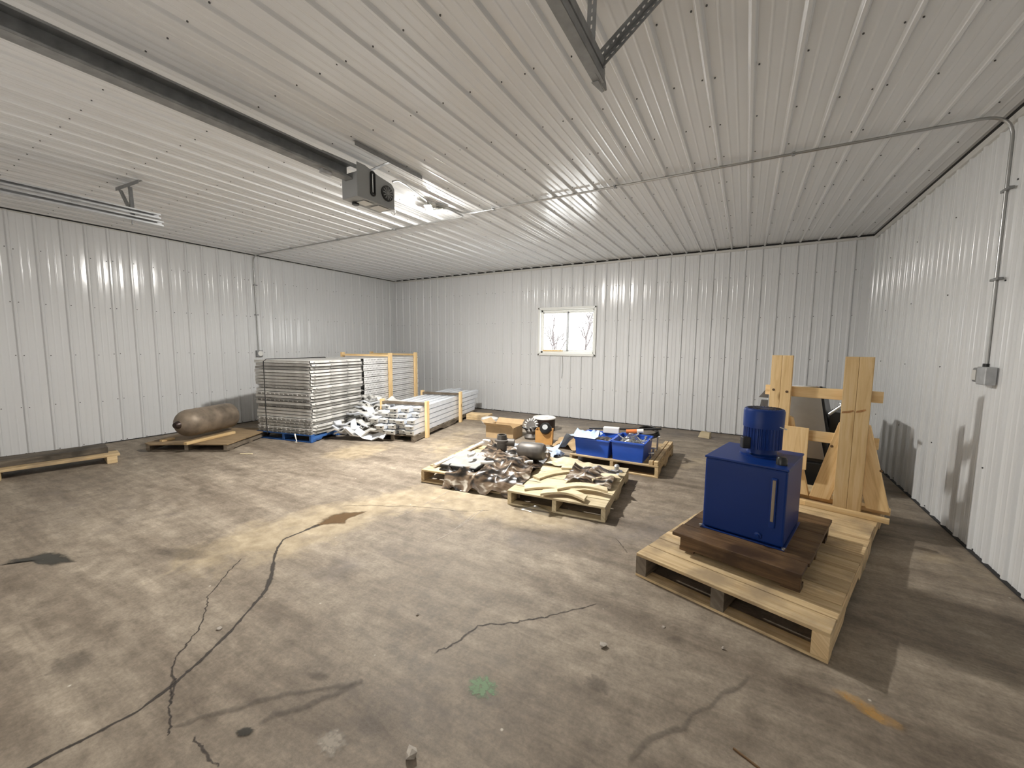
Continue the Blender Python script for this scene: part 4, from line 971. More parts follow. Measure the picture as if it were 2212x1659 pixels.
# ------------------------------------------------------------------ low bundle of bright channels on its own pallet
TC = math.radians(14.6)
C0 = (2.99, -3.43)
pallet('low wooden pallet under the bright channel bundle with two pine frames', (*C0, 0), TC, 0.74, 2.55, 0.105, 12, 'grey', gap=0.09, stringer_w=0.06)
LC = 2.6; NC = 5; colsC = 5; wC = 0.148; hC = 0.068
def bright_channel(L):
    b = MB(); w, h, t = wC-0.022, hC, 0.003
    b.box((w/2, L/2, h), (w, L, t)); b.box((t, L/2, h/2), (t, L, h)); b.box((w-t, L/2, h/2), (t, L, h)); b.box((0.016, L/2, 0.002), (0.03, L, t)); b.box((w-0.016, L/2, 0.002), (0.03, L, t))
    b.box((w/2, L/2, h+0.004), (0.03, L, 0.008))
    return b
def end_bracket():
    b = MB(); b.box((wC/2, -0.004, hC/2), (wC*0.9, 0.004, hC*0.96)); b.box((wC/2, -0.03, hC*0.9), (wC*0.9, 0.055, 0.004))
    return b
pc = bright_channel(LC).build('galvanised_channel', 'galv_blue'); pe = end_bracket().build('end_bracket', 'galv_warm', pc)
MB().box((wC*0.62, -0.007, hC/2), (0.03, 0.004, 0.014)).build('bolt_slot', 'black', pe)
colC = ['leftmost', 'second from the left', 'middle', 'second from the right', 'rightmost']
for i in range(NC):
    for c in range(colsC):
        if i == 0 and c == 0: o = pc
        else:
            o = pc.copy(); C.objects.link(o)
            e = pe.copy(); C.objects.link(e); e.parent = o
            for g_ in pe.children:
                h_ = g_.copy(); C.objects.link(h_); h_.parent = e
        p = loc2(C0, TC, 0.002+c*wC, random.uniform(-.10, .10)+(0.14 if i > 2 else 0) + (0.25 if (i == 4 and c < 2) else 0))
        o.location = (p[0], p[1], 0.106+i*0.0805); o.rotation_euler = (0, 0, TC+random.uniform(-.0012, .0012))
        n = NC-1-i
        tag(o, f'bright galvanised channel, {"top" if n == 0 else ORD[n]} layer{"" if n == 0 else " down"}, {colC[c]} in the low framed bundle', 'steel channel', 'bright channels in the low framed bundle')
topC = 0.106+NC*0.0805
frame_set('timber_hoop', C0, TC, (0.36, 1.72), 0.74, topC+0.002, 'grey',
          ['pine frame over the low bright channel bundle, at its near bent end', 'pine frame over the low bright channel bundle, at its far end'])
# bent strips tangled between the two stacks
strips_lab = []
rs = random.Random(5)
pos_words = ['resting on the floor', 'just above the floor', 'low in the tangle', 'lower middle of the tangle', 'middle of the tangle', 'upper middle of the tangle', 'high in the tangle', 'at the top of the tangle']
for i in range(15):
    t = i/14
    z0 = 0.05+0.50*t*rs.uniform(.8, 1.1); side = rs.uniform(-0.1, 0.1)
    s0 = Vector(loc2(A0, TA, 1.10+rs.uniform(0.0, 0.10), 0.25+0.95*t+side)).to_3d(); s1 = Vector(loc2(C0, TC, rs.uniform(-0.04, 0.30)-0.05*(i % 2), -0.12+0.65*t+rs.uniform(-.1, .1))).to_3d()
    s0.z = z0+0.16*rs.random(); s1.z = 0.03+0.44*t+0.10*rs.random()
    pts = []
    for k in range(9):
        u = k/8; q = s0.lerp(s1, u); q.z += 0.055*math.sin(u*PI*2.2+rs.uniform(0, 6))*(0.4+0.6*math.sin(u*PI)); q.y += rs.uniform(-.03, .03); q.z = max(q.z, 0.02); pts.append(q)
    wdt = rs.uniform(0.045, 0.075); rows = []
    tw_ = rs.uniform(-0.9, 0.9); 
    for k, q in enumerate(pts):
        a = pts[max(0, k-1)]; c = pts[min(8, k+1)]; d = (c-a).normalized(); sd = d.cross(Vector((0, 0, 1))).normalized(); nn = sd.cross(d)
        an = tw_*(k/8)+0.3*math.sin(k); sd2 = sd*math.cos(an)+nn*math.sin(an); nn2 = nn*math.cos(an)-sd*math.sin(an)
        rows.append([q-sd2*wdt+nn2*(-0.022), q-sd2*wdt, q-sd2*wdt*0.3, q+sd2*wdt*0.4, q+sd2*wdt, q+sd2*wdt+nn2*(-0.022)])
    zmin = min(v.z for r in rows for v in r)
    if zmin < 0.004:
        for r in rows:
            for v in r: v.z += 0.004-zmin
    b = MB(); b.grid(rows); o = b.build('bent_strip', 'galv_warm' if i % 3 else 'galv_blue', solid=0.003, smooth=35, fix=False)
    tag(o, f'bent galvanised strip {pos_words[min(7, i//2)]}{", blue pallet side," if i % 2 else ""} between two steel stacks', 'metal strip', 'bent strips tangled between the two steel stacks')
    if i == 14: o['label'] = 'bent galvanised strip lying across the top of the tangle between two steel stacks'

# ------------------------------------------------------------------ tank on its pallet by the left wall
TT = math.radians(32)
T0 = (1.04, -5.54)
o = thing('pallet', 'old plywood-topped pallet under the rusty tank by the left wall', 'pallet', (*T0, 0), TT)
b = MB(); b.prism([(-0.02, 0.06, 0.092), (0.10, -0.02, 0.092), (0.45, 0.01, 0.092), (1.10, 0.0, 0.092), (1.12, 1.08, 0.092), (0.02, 1.10, 0.092)], (0, 0, 0.016)); b.build('plywood_top', 'ply', o, bevel=0.002)
for x in (0.05, 0.55, 1.06): MB().box((x, 0.54, 0.054), (0.05, 1.04, 0.076)).build('stringer', 'grey', o)
for y in (0.10, 0.53, 0.98): MB().box((0.55, y, 0.008), (1.08, 0.09, 0.016)).build('bottom_board', 'grey', o)
R_ = 0.19
tk = thing('gas_cylinder', 'big rusty steel gas cylinder lying on the plywood-topped pallet', 'tank', (1.235, -5.075, 0.128), math.radians(110))
# axis along local x; local +x points away towards the wall corner
b = MB(); prof = []
for k in range(9):
    a = PI/2*k/8; prof.append((max(0.028, R_*math.sin(a)), -R_*0.9*math.cos(a)))
prof[0] = (0.028, -R_*0.9)
prof += [(R_, 0.12), (R_*1.012, 0.122), (R_*1.012, 0.135), (R_, 0.137), (R_, 0.62)]
for k in range(1, 9):
    a = PI/2*k/8; prof.append((R_*math.cos(a)+1e-4, 0.62+R_*0.5*math.sin(a)))
RX = Matrix.Rotation(PI/2, 3, 'Y')
tilt = Matrix.Rotation(math.radians(2), 3, 'Y')
b.lathe(prof, 40, (0, 0, R_+0.022), RX); b.build('shell', 'rust', tk, smooth=40)
MB().lathe([(0.046, -R_*0.9-0.03), (0.058, -R_*0.9-0.015), (0.060, -R_*0.9+0.03), (0.0, -R_*0.9+0.03)][::-1] if False else [(0.0, -R_*0.9-0.045), (0.034, -R_*0.9-0.043), (0.050, -R_*0.9-0.02), (0.056, -R_*0.9+0.02), (0.0, -R_*0.9+0.02)], 24, (0, 0, R_+0.022), RX).build('valve_cap', 'rustdark', tk, smooth=40)
tag(MB().box((0, 0, 0.0175), (0.74, 0.05, 0.035)).build('timber_chock', 'pine', loc=(1.46, -4.92, 0.108), rz=math.radians(108), bevel=0.003), 'length of two-by-two wedged along the right side of the rusty cylinder', 'wood')
tag(MB().box((0, 0, 0.0125), (0.16, 0.05, 0.025)).build('timber_chock', 'pine', loc=(1.07, -5.28, 0.108), rz=math.radians(100), bevel=0.003), 'short wood offcut wedged at the left of the rusty cylinder nose', 'wood')

# planks by the left wall
sk = thing('skid', 'long low timber skid on the floor along the left wall', 'skid', (1.22, -6.86, 0), math.radians(80))
MB().box((0.50, 0.10, 0.098), (1.02, 0.20, 0.03)).build('deck_board', 'pallet', sk, bevel=0.003)
MB().box((0.50, 0.33, 0.098), (1.0, 0.20, 0.03)).build('deck_board', 'grey', sk, bevel=0.003)
for x in (0.94, 0.06):
    MB().box((x, 0.20, 0.0415), (0.09, 0.40, 0.083)).build('block', 'pallet', sk, bevel=0.003)
tag(MB().box((0, 0, 0.034), (1.04, 0.28, 0.068)).build('plank', 'darkgrey', loc=(1.035, -6.42, 0.114), rz=math.radians(80), bevel=0.004), 'rough grey timber plank lying on top of the long skid by the left wall', 'plank')

# ------------------------------------------------------------------ middle pallets
# right-hand pallet with the blue bins
PC0 = (6.10, -3.06); TPC = math.radians(0.5)
pc3 = pallet('pallet carrying the two blue bins, nearest the back wall', (*PC0, 0), TPC, 1.05, 1.16, 0.135, 7, 'pallet', gap=0.02)
for dx in (0.965, 1.02):
    tag(MB().box((0, 0, 0.0225), (0.045, 1.14, 0.045)).build('timber_batten', 'pallet', loc=(*loc2(PC0, TPC, dx, 0.585), 0.136), rz=TPC, bevel=0.003),
        'timber batten on the bin pallet, '+('nearer the blue bins' if dx < 1.0 else 'on its outer right edge'), 'wood')
def bin_(label, loc, rz, w, d, h):
    o = thing('storage_bin', label, 'bin', loc, rz)
    t = 0.012; b = MB(); ins = 0.015
    b.box((w/2, d/2, t/2), (w-2*ins, d-2*ins, t))
    for (x0, y0, x1, y1) in ((0, 0, w, 0), (0, d, w, d)): pass
    def wall(p0, p1, q0, q1):
        b.add([Vector(v) for v in (p0, p1, q1, q0)], [(0, 1, 2, 3)])
    lo = [(ins, ins, 0), (w-ins, ins, 0), (w-ins, d-ins, 0), (ins, d-ins, 0)]; hi = [(0, 0, h), (w, 0, h), (w, d, h), (0, d, h)]
    b2 = MB()
    for i in range(4): b2.add([Vector(v) for v in (lo[i], lo[(i+1) % 4], hi[(i+1) % 4], hi[i])], [(0, 1, 2, 3)])
    b2.build('bin_wall', 'bluebin', o, solid=0.008, fix=False)
    b.build('bin_bottom', 'bluebin', o)
    b3 = MB(); r = 0.012
    b3.box((w/2, -0.004, h), (w+0.03, 0.022, 0.02)); b3.box((w/2, d+0.004, h), (w+0.03, 0.022, 0.02)); b3.box((-0.004, d/2, h), (0.022, d+0.03, 0.02)); b3.box((w+0.004, d/2, h), (0.022, d+0.03, 0.02))
    b3.build('bin_rim', 'bluebin', o, bevel=0.003)
    return o
bR = (*loc2(PC0, TPC, 0.515, 0.03), 0.136); bL = (*loc2(PC0, TPC, 0.06, 0.03), 0.136)
bin_('open blue plastic bin full of bolts at the right of the bin pallet', bR, TPC, 0.365, 0.50, 0.215)
bin_('open blue plastic bin at the left of the bin pallet, under the milky film', bL, TPC, 0.42, 0.50, 0.20)
# hardware in the right bin
r2 = random.Random(3)
def bolt_mesh(L, r):
    b = MB(); b.tube([(0, 0, 0), (L, 0, 0)], r, 8); b.lathe([(0.0, 0.0), (r*2, 0.0), (r*2, r*1.3), (0.0, r*1.3)], 6, (L, 0, 0), Matrix.Rotation(PI/2, 3, 'Y')); return b
bm_ = bolt_mesh(0.12, 0.010).build('bolt', 'zinc', smooth=40)
spots = [(0.08, 0.08, 0.3), (0.15, 0.14, 1.2), (0.24, 0.09, 2.0), (0.29, 0.20, 0.8), (0.10, 0.26, 2.6), (0.20, 0.25, 0.1), (0.30, 0.34, 1.6), (0.12, 0.40, 0.9), (0.23, 0.42, 2.3)]
where = ['front left corner', 'left of the clear bag', 'front edge', 'right wall', 'left wall', 'middle', 'right rear', 'left rear', 'rear wall']
for i, (x, y, a) in enumerate(spots):
    o = bm_ if i == 0 else bm_.copy()
    if i: C.objects.link(o)
    p = loc2(bR, TPC, x, y); o.location = (p[0], p[1], bR[2]+0.185+r2.uniform(-.012, .012)); o.rotation_euler = (0, -0.25, a)
    tag(o, f'shiny bolt in the right blue bin, by its {where[i]}', 'bolt', 'bolts in the right blue bin')
# heap of small fittings under the visible bolts
P = []; r2 = random.Random(8)
for i in range(16):
    P.append([(0.025+0.315*j/15, 0.02+0.46*i/15, 0.10+0.065*math.sin(i*0.9)*math.sin(j*0.8)*0.4+0.04*r2.random()+0.03) for j in range(16)])
hp = MB().grid(P).build('fittings', 'galv_dark', loc=bR, rz=TPC, fix=False); tag(hp, 'jumble of small metal fittings filling the right blue bin', 'fittings'); hp['kind'] = 'stuff'
P = []
for i in range(14):
    P.append([(0.03+0.36*j/13, 0.02+0.46*i/13, 0.12+0.04*r2.random()) for j in range(14)])
hp = MB().grid(P).build('fittings', 'cast', loc=bL, rz=TPC, fix=False); tag(hp, 'jumble of grey metal fittings filling the left blue bin', 'fittings'); hp['kind'] = 'stuff'
def crumple(nu, nv, fn, amp, seed, freq=3.0):
    """wrinkled sheet: fn(u,v)->base point; amp metres along z with ridged folds"""
    r = np.random.default_rng(seed); ph = r.uniform(0, 6.28, (6, 3)); dr = r.uniform(-1, 1, (6, 2))
    rows = []
    for i in range(nv+1):
        row = []
        for j in range(nu+1):
            u, v = j/nu, i/nv; x, y, z = fn(u, v); s = 0
            for k in range(6):
                f = freq*(1+k*0.55); s += (1-2*abs(math.sin(f*(dr[k, 0]*u+dr[k, 1]*v)*2.2+ph[k, 0]+0.8*math.sin(3*v+ph[k, 1]))))/(1+0.6*k)
            row.append((x, y, z+amp*s*0.5))
        rows.append(row)
    return rows
def floor_clamp(rows, z): return [[(x, y, max(z, zz)) for x, y, zz in r] for r in rows]
# clear bag of hardware on the right bin
rows = crumple(14, 12, lambda u, v: (0.06+0.24*u, 0.02+0.24*v, 0.205+0.10*math.sin(PI*u)*math.sin(PI*v)), 0.03, 4)
tag(MB().grid(rows).build('plastic_bag', 'bagfilm', loc=bR, rz=TPC, smooth=180, fix=False), 'crumpled clear plastic bag of hardware on top of the right blue bin', 'bag')
# black hose coil, tubes, caulk
cc = loc2(PC0, TPC, 0.80, 0.66)
pts = []
for k in range(72):
    a = 2*PI*k/24; rr = 0.125-0.007*(k//24); pts.append((rr*1.1*math.cos(a), rr*math.sin(a), 0.055+0.02*(k/24)+0.04*math.sin(a)))
tag(MB().tube(pts, 0.0105, 8).build('hose_coil', 'black', loc=(cc[0], cc[1], 0.29), smooth=60), 'black hose coiled in three loops behind the right blue bin', 'hose')
tag(MB().tube([(0, 0, 0), (0.3, 0.05, 0.02), (0.62, 0.08, 0.04), (0.90, 0.12, 0.07)], [0.012, 0.014, 0.016, 0.014], 10).build('black_pipe', 'black', loc=(*loc2(PC0, TPC, 0.06, 0.56), 0.36), rz=0.02, smooth=60), 'long black pipe lying across the back of both blue bins', 'pipe')
ct = thing('caulk_tube', 'orange and white caulk tube leaning on the hose coil', 'tube', (*loc2(PC0, TPC, 0.56, 0.52), 0.382), 0.25)
MB().tube([(0, 0, 0), (0.13, 0, 0.012)], 0.026, 14).build('tube_body', 'orange', ct, smooth=40)
MB().tube([(0.131, 0, 0.0121), (0.21, 0, 0.02)], 0.0262, 14).build('tube_sleeve', 'white', ct, smooth=40)
ct = MB().box((0, 0, 0.035), (0.20, 0.10, 0.07)).build('small_carton', 'white', loc=(*loc2(PC0, TPC, 0.36, 0.56), 0.337), rz=0.15, bevel=0.004); tag(ct, 'small white carton between the two blue bins', 'box')
for i, (dx, dy, L) in enumerate(((0.94, 0.62, 0.20), (0.935, 0.40, 0.10), (0.94, 0.24, 0.08))):
    o = thing('pipe_fitting', ['tall chrome T-handled bolt standing beside the timber battens', 'chrome pipe fitting midway along the timber battens', 'chrome pipe fitting at the near end of the timber battens'][i], 'fitting', (*loc2(PC0, TPC, dx-0.01, dy), 0.136))
    MB().lathe([(0.020, 0), (0.020, 0.03), (0.012, 0.032), (0.012, L), (0.0, L)], 14).build('shank', 'zinc', o, smooth=40)
    MB().tube([(-0.03, 0, L-0.004), (0.03, 0, L+0.004)], 0.012, 10).build('handle', 'zinc', o, smooth=40)
# milky film over left bin
rows = crumple(22, 12, lambda u, v: (-0.28+0.60*u, -0.02+0.34*v, (0.36 if u > 0.45 else 0.36-0.34*(0.45-u)/0.45)+0.02), 0.06, 12)
rows = [[(x, y, max(z, 0.362 if x > 0.03 else 0.15)) for x, y, z in r] for r in rows]
tag(MB().grid(rows).build('plastic_film', 'iceblue', loc=(*PC0, 0), rz=TPC, smooth=180, fix=False), 'crumpled milky blue plastic film draped over the left blue bin', 'plastic film')

# front-right pallet with pale boards
PB0 = (6.09, -4.55); TPB = math.radians(5)
pallet('pale pallet heaped with curved boards, nearest the long pallet', (*PB0, 0), TPB, 0.90, 1.20, 0.132, 7, 'pale', gap=0.012)
def curved_board(w, L, bend_, th, seed):
    """board sawn to a curve, lying flat and slightly cupped"""
    r = random.Random(seed); n = 12; outer = []; inner = []
    for k in range(n+1):
        t = k/n; a = bend_*(t-0.5); outer.append((L*(t-0.5), w/2+L*0.25*math.cos(a*2)-L*0.2, 0)); inner.append((L*(t-0.5)*0.96, -w/2+L*0.25*math.cos(a*2)-L*0.2, 0))
    b = MB(); b.prism(outer+inner[::-1], (0, 0, th), uvdir=(1, 0, 0)); return b
cb = [(0.30, 0.22, 0.13, 0.42, 1.2, 0.35, 'largest curved pale board at the near left of the pale pallet'), (0.52, 0.10, 0.11, 0.40, 1.6, 0.1, 'curved pale board at the front edge of the pale pallet'),
      (0.62, 0.26, 0.10, 0.46, 1.5, 0.35, 'curved pale board in the middle of the pale pallet'), (0.22, 0.60, 0.11, 0.44, 0.9, 1.0, 'curved pale board along the left edge of the pale pallet'),
      (0.50, 0.85, 0.10, 0.5, 0.8, 0.15, 'curved pale board at the back of the pale pallet'), (0.74, 0.62, 0.12, 0.30, 1.4, 0.6, 'short curved pale board by the right edge of the pale pallet')]
for i, (x, y, w, L, bd2, a, lab) in enumerate(cb):
    o = curved_board(w, L, bd2, 0.022, i).build('curved_board', 'pale', loc=(*loc2(PB0, TPB, x, y), 0.133+0.0225*(i % 3)), rz=TPB+a, bevel=0.004)
    tag(o, lab, 'board', 'curved boards on the pale pallet')
rows = floor_clamp(crumple(22, 20, lambda u, v: (0.40+0.46*u, 0.40+0.50*v, 0.19+0.05*math.sin(PI*u)*math.sin(PI*v)), 0.045, 21), 0.14)
tag(MB().grid(rows).build('plastic_sheet', 'streak', loc=(*PB0, 0), rz=TPB, smooth=180, fix=False), 'smaller crumpled brown streaked sheet lying on the pale pallet', 'plastic sheet')
rows = floor_clamp(crumple(22, 14, lambda u, v: (0.03+0.55*u, 0.88+0.28*v, 0.165), 0.035, 22), 0.14)
tag(MB().grid(rows).build('packing_paper', 'sheetpale', loc=(*PB0, 0), rz=TPB, smooth=180, fix=False), 'crumpled pale packing paper at the back of the pale pallet', 'paper')
rows = floor_clamp(crumple(18, 10, lambda u, v: (0.10+0.45*u, -0.09+0.12*v, 0.045*math.sin(PI*u)*math.sin(PI*v)+0.006), 0.03, 25), 0.004)
tag(MB().grid(rows).build('plastic_bag', 'bagfilm', loc=(*PB0, 0), rz=TPB, smooth=180, fix=False), 'clear plastic wrap on the floor under the front of the pale pallet', 'bag')
br = thing('steel_bracket', 'grey steel bracket standing at the back right corner of the pale pallet', 'bracket', (*loc2(PB0, TPB, 0.80, 1.02), 0.133), 0.3)
MB().box((0, 0, 0.004), (0.12, 0.07, 0.008)).build('foot_plate', 'galv', br, bevel=0.002)
MB().lathe([(0.026, 0.008), (0.022, 0.05), (0.03, 0.06), (0.018, 0.075), (0.0, 0.078)], 14).build('stem', 'galv', br, smooth=40)

# left pallet under the brown sheet
PA0 = (4.99, -4.50); TPA = math.radians(8)
pallet('pallet under the large streaked sheet, left of the pale pallet', (*PA0, 0), TPA, 1.08, 1.20, 0.135, 7, 'pallet', gap=0.03)
for i, (dx, dy, z, a) in enumerate(((0.20, 0.05, 0.136, 0.02), (0.19, 0.07, 0.158, -0.02), (0.205, 0.06, 0.180, 0.03))):
    p = loc2(PA0, TPA, dx, dy)
    o = thing('steel_plate', ['lowest', 'middle', 'topmost'][i]+' of three dark-edged steel plates at the front of the sheet-covered pallet', 'steel plate', (*p, z), TPA+a, 'three steel plates on the sheet-covered pallet')
    MB().box((0.20, 0.30, 0.009), (0.42, 0.60, 0.018)).build('plate_core', 'blackpaint', o, bevel=0.006)
    MB().box((0.20, 0.30, 0.0195), (0.40, 0.58, 0.002)).build('plate_face', 'galv_mid', o)
def lump(u, v):
    z = 0.20+0.10*math.exp(-((u-0.42)**2/0.05+(v-0.60)**2/0.06))+0.09*math.exp(-((u-0.75)**2/0.03+(v-0.40)**2/0.06))+0.07*math.exp(-((u-0.2)**2/0.02+(v-0.8)**2/0.05))+0.06*math.exp(-((u-0.45)**2/0.02+(v-0.22)**2/0.02))
    x = 0.30+0.86*u-0.12*max(0, v-0.45); y = -0.09+1.32*v
    if v < 0.09: z = 0.03+(z-0.03)*(v/0.09)**0.7
    return (x, y, z)
rows = crumple(84, 84, lump, 0.085, 33, 2.6)
rows = [[(x, y, max(z, 0.142 if y > -0.012 else 0.006)) for x, y, z in r] for r in rows]
tag(MB().grid(rows).build('plastic_sheet', 'streak', loc=(*PA0, 0), rz=TPA, smooth=180, fix=False), 'large crumpled sheet streaked brown, black and cream over the left middle pallet', 'plastic sheet')
def on_A(x, y): return loc2(PA0, TPA, x, y)
tag(MB().tube([(0, 0, 0), (0.02, 0.6, 0.0), (0.03, 1.15, 0.01)], 0.020, 12).build('white_pipe', 'white', loc=(*on_A(0.10, 0.10), 0.16), rz=TPA, smooth=60), 'white plastic pipe along the left edge of the sheet-covered pallet', 'pipe')
vf = thing('pipe_valve', 'upright grey pipe valve with an open round mouth on the large streaked sheet', 'valve', (*on_A(0.60, 0.78), 0.30), 0.4)
MB().lathe([(0.060, -0.10), (0.060, 0.02), (0.085, 0.03), (0.085, 0.05), (0.062, 0.055), (0.055, 0.11), (0.042, 0.11), (0.042, 0.04), (0.0, 0.035)], 24).build('valve_body', 'cast', vf, smooth=40)
MB().tube([(0.05, 0, 0.02), (0.15, 0, 0.02)], 0.045, 16).build('side_port', 'cast', vf, smooth=40)
dm = thing('small_motor', 'rounded dark grey motor housing lying on the large streaked sheet', 'motor', (*on_A(0.98, 0.76), 0.20), 0.15)
MB().lathe([(0.0, -0.16), (0.07, -0.155), (0.095, -0.12), (0.10, 0.12), (0.085, 0.15), (0.0, 0.155)], 28, (0, 0, 0.06), Matrix.Rotation(PI/2, 3, 'Y')).build('motor_body', 'cast', dm, smooth=40)
MB().tube([(0.15, 0, 0.06), (0.2, 0, 0.06)], 0.015, 10).build('shaft', 'zinc', dm, smooth=40)
for i, (x, y, z, s_, lab) in enumerate([(0.70, 0.12, 0.255, 0.05, 'white plastic elbow on the near slope of the large streaked sheet'), (0.46, 0.30, 0.27, 0.06, 'white plastic cap at the left of the large streaked sheet'),
                                      (0.36, 0.92, 0.28, 0.045, 'white plastic cap at the back left of the large streaked sheet'), (1.03, 0.52, 0.20, 0.045, 'white plastic clip at the right end of the large streaked sheet')]):
    o = MB().tube([(-s_, 0, 0), (0, 0, 0.004), (s_*0.8, s_*0.6, 0.004), (s_*1.1, s_*1.2, 0)], s_*0.35, 10).build('plastic_fitting', 'white', loc=(*on_A(x, y), z), rz=i*1.3, smooth=60)
    tag(o, lab, 'fitting')

# things on the floor behind
def carton(label, x, y, w, d, h, rz, mat, flap=True):
    o = thing('carton', label, 'box', (x, y, 0), rz); t = 0.006
    b = MB(); b.box((w/2, d/2, t/2), (w, d, t)); b.box((w/2, 0, h/2), (w, t, h)); b.box((w/2, d, h/2), (w, t, h)); b.box((0, d/2, h/2), (t, d, h)); b.box((w, d/2, h/2), (t, d, h)); b.build('carton_body', mat, o)
    if flap:
        R1 = Matrix.Rotation(math.radians(25), 3, 'X'); MB().box((w/2, -0.05, h+0.03), (w-0.01, 0.11, 0.004), Matrix.Rotation(math.radians(-35), 3, 'X')).build('flap', mat, o)
        MB().box((w/2, d+0.05, h+0.03), (w-0.01, 0.11, 0.004), Matrix.Rotation(math.radians(35), 3, 'X')).build('flap', mat, o)
        MB().box((-0.05, d/2, h+0.035), (0.11, d-0.01, 0.004), Matrix.Rotation(math.radians(38), 3, 'Y')).build('flap', mat, o)
    return o
carton('open tan cardboard carton on the floor behind the sheet-covered pallet', 4.40, -2.36, 0.48, 0.34, 0.19, math.radians(4), 'cardboard')
carton('small torn orange cardboard box between the tan carton and the blue bins', 5.28, -2.36, 0.25, 0.22, 0.21, math.radians(20), 'cardorange', False)
pt = thing('drum', 'squat dark drum with a white rim on the floor by the back wall', 'drum', (4.95, -1.36, 0))
MB().lathe([(0.0, 0.0), (0.185, 0.0), (0.19, 0.02), (0.19, 0.205), (0.0, 0.205)], 36).build('drum_body', 'rustdark', pt, smooth=40)
MB().lathe([(0.150, 0.206), (0.198, 0.206), (0.202, 0.216), (0.196, 0.228), (0.155, 0.228), (0.150, 0.216)], 36).build('drum_rim', 'white', pt, smooth=40)
MB().lathe([(0.0, 0.206), (0.148, 0.206), (0.140, 0.211), (0.0, 0.213)], 36).build('drum_lid', 'blackpaint', pt, smooth=40)
MB().lathe([(0.040, 0.213), (0.062, 0.213), (0.062, 0.226), (0.040, 0.226)], 20).build('bung', 'white', pt, smooth=40)
gr = thing('gear', 'white-toothed gear wheel leaning on the dark drum', 'gear', (4.88, -1.72, 0.0))
Rg = Matrix.Rotation(math.radians(68), 3, 'X'); b = MB(); b.lathe([(0.0, -0.015), (0.09, -0.015), (0.09, 0.015), (0.0, 0.015)], 28, (0, 0, 0.128), Rg); b.build('gear_hub', 'cast', gr, smooth=40)
b = MB()
for k in range(16):
    a = 2*PI*k/16; b.box(Vector((0, 0, 0.128))+Rg @ Vector((0.105*math.cos(a), 0.105*math.sin(a), 0)), (0.045, 0.016, 0.034), Rg @ rotz(a))
b.build('gear_teeth', 'white', gr)
ba = thing('small_motor', 'round black motor resting in the orange cardboard box', 'motor', (5.40, -2.26, 0.20), 0.3)
MB().lathe([(0.0, -0.10), (0.05, -0.095), (0.085, -0.05), (0.09, 0.0), (0.085, 0.06), (0.05, 0.095), (0.0, 0.10)], 24, (0, 0, 0.02), Matrix.Rotation(math.radians(60), 3, 'X')).build('motor_body', 'blackpaint', ba, smooth=40)
MB().lathe([(0.0, 0.096), (0.04, 0.096), (0.04, 0.104), (0.0, 0.104)], 20, (0, 0, 0.02), Matrix.Rotation(math.radians(60), 3, 'X')).build('end_cap', 'galv_dark', ba, smooth=40)
cst = thing('casting', 'dark iron casting with spikes between the tan carton and the drum', 'casting', (5.06, -2.06, 0), 0.5)
b = MB(); b.lathe([(0.10, 0.0), (0.12, 0.03), (0.07, 0.08), (0.09, 0.13), (0.05, 0.19), (0.0, 0.20)], 18); b.build('casting_body', 'cast', cst, smooth=40)
b = MB()
for k in range(7):
    a = 2*PI*k/7; b.tube([(0.06*math.cos(a), 0.06*math.sin(a), 0.10+0.01*k), (0.16*math.cos(a), 0.16*math.sin(a), 0.14+0.012*k)], [0.018, 0.009], 8)
b.build('spike', 'blackpaint', cst, smooth=60)
rows = floor_clamp(crumple(26, 14, lambda u, v: (5.55+0.62*u, -2.45+0.55*v, 0.07), 0.06, 41), 0.006)
tag(MB().grid(rows).build('packing_paper', 'cardboard', smooth=180, fix=False), 'crumpled brown packing paper on the floor between the orange box and blue bins', 'paper')
rows = floor_clamp(crumple(26, 14, lambda u, v: (4.95+0.95*u, -3.22+0.5*v, 0.05+0.05*math.sin(PI*u)), 0.07, 42), 0.006)
tag(MB().grid(rows).build('plastic_film', 'iceblue', smooth=180, fix=False), 'crumpled milky film on the floor behind the sheet-covered pallet', 'plastic film')
tag(MB().box((0, 0, 0.055), (0.46, 0.26, 0.11)).build('timber_block', 'pallet', loc=(3.42, -1.12, 0), rz=math.radians(14), bevel=0.006), 'pale timber block on the floor at the far end of the low channel bundle', 'wood')
tag(MB().lathe([(0.0, 0.0), (0.15, 0.0), (0.16, 0.02), (0.16, 0.085), (0.12, 0.10), (0.0, 0.105)], 28).build('bucket_lid', 'white', loc=(3.78, -1.30, 0), smooth=40), 'round white container on the floor beside the pale timber block', 'container')
tag(MB().prism([(-0.09, -0.045, 0), (0.09, -0.045, 0), (0.075, 0.0, 0.085), (-0.07, 0.0, 0.09)], (0, 0.075, 0)).build('timber_block', 'pale', loc=(7.42, -0.50, 0), rz=-0.3, bevel=0.004), 'wood offcut lying alone on the floor near the back wall', 'wood')

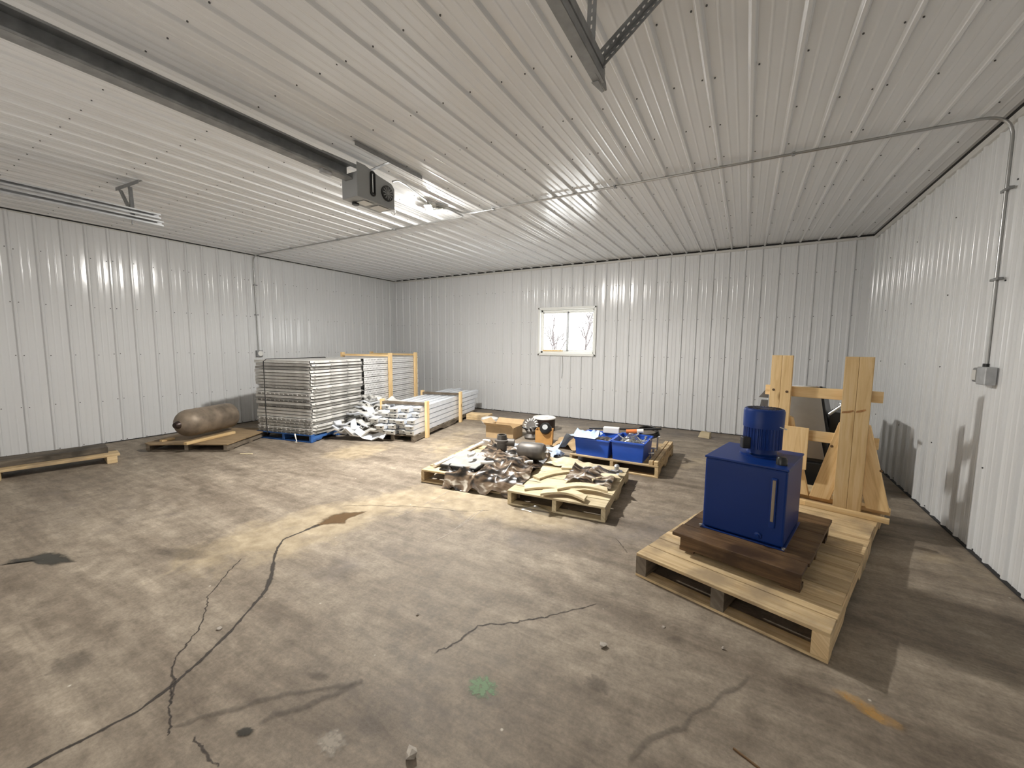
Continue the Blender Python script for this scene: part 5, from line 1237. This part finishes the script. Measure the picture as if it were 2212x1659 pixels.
# loose rocks and scraps on the floor
def rock(px, py, s, seed, label, flat=0.7):
    r = random.Random(seed); x, y = F(px, py)
    import bmesh
    bm = bmesh.new(); bmesh.ops.create_icosphere(bm, subdivisions=1 if s > 0.015 else 2, radius=1.0)
    ph = [r.uniform(0, 6.28) for _ in range(6)]
    for v in bm.verts:
        d = v.co.normalized(); k = 1+0.22*math.sin(3*d.x+ph[0])+0.18*math.sin(4*d.y+ph[1])+0.15*math.sin(5*d.z+ph[2]); v.co = Vector((d.x*s*k*1.15, d.y*s*k*0.85, d.z*s*k*flat))
    zmin = min(v.co.z for v in bm.verts)
    for v in bm.verts: v.co.z -= zmin
    me = bpy.data.meshes.new('rock'); bm.to_mesh(me); bm.free(); me.materials.append(MT['rock'])
    o = bpy.data.objects.new('rock', me); C.objects.link(o); o.location = (x, y, -0.0015); o.rotation_euler = (0, 0, r.uniform(0, 6)); tag(o, label, 'rock')
rock(890, 1634, 0.021, 1, 'angular concrete chunk on the floor near the front of the photo', 0.8)
rock(1304, 1396, 0.019, 2, 'pale jagged concrete chip on the floor in front of the long pallet', 0.5)
rock(902, 1328, 0.008, 3, 'tiny stone on the open floor between the main crack and the long pallet', 0.7)
rock(1562, 1402, 0.008, 4, 'tiny rounded stone on the floor out from the middle of the long pallet front', 0.7)
rock(475, 1359, 0.011, 5, 'small pale stone beside the main floor crack', 0.5)
rock(1434, 1355, 0.009, 7, 'flat stone chip on the floor by the left corner of the long pallet front', 0.35)
tag(MB().box((0, 0, 0.004), (0.16, 0.02, 0.008)).build('wood_sliver', 'pale', loc=(*F(532, 981), 0.0005), rz=0.5), 'thin wood sliver on the floor in front of the blue pallet', 'wood')
tag(MB().box((0, 0, 0.003), (0.09, 0.006, 0.006)).build('wood_sliver', 'dark', loc=(*F(1612, 1640), 0.0005), rz=-0.4), 'thin dark wood sliver on the floor at the bottom of the photo', 'wood')

# ------------------------------------------------------------------ render look
sc.view_settings.view_transform = 'Standard'
sc.view_settings.look = 'None'
sc.view_settings.exposure = 0.42
sc.view_settings.gamma = 1.0
sc.view_settings.use_curve_mapping = False
sc.cycles.use_denoising = True
sc.cycles.max_bounces = 10
sc.cycles.diffuse_bounces = 6
sc.cycles.transparent_max_bounces = 12
sc.cycles.sample_clamp_indirect = 4.0
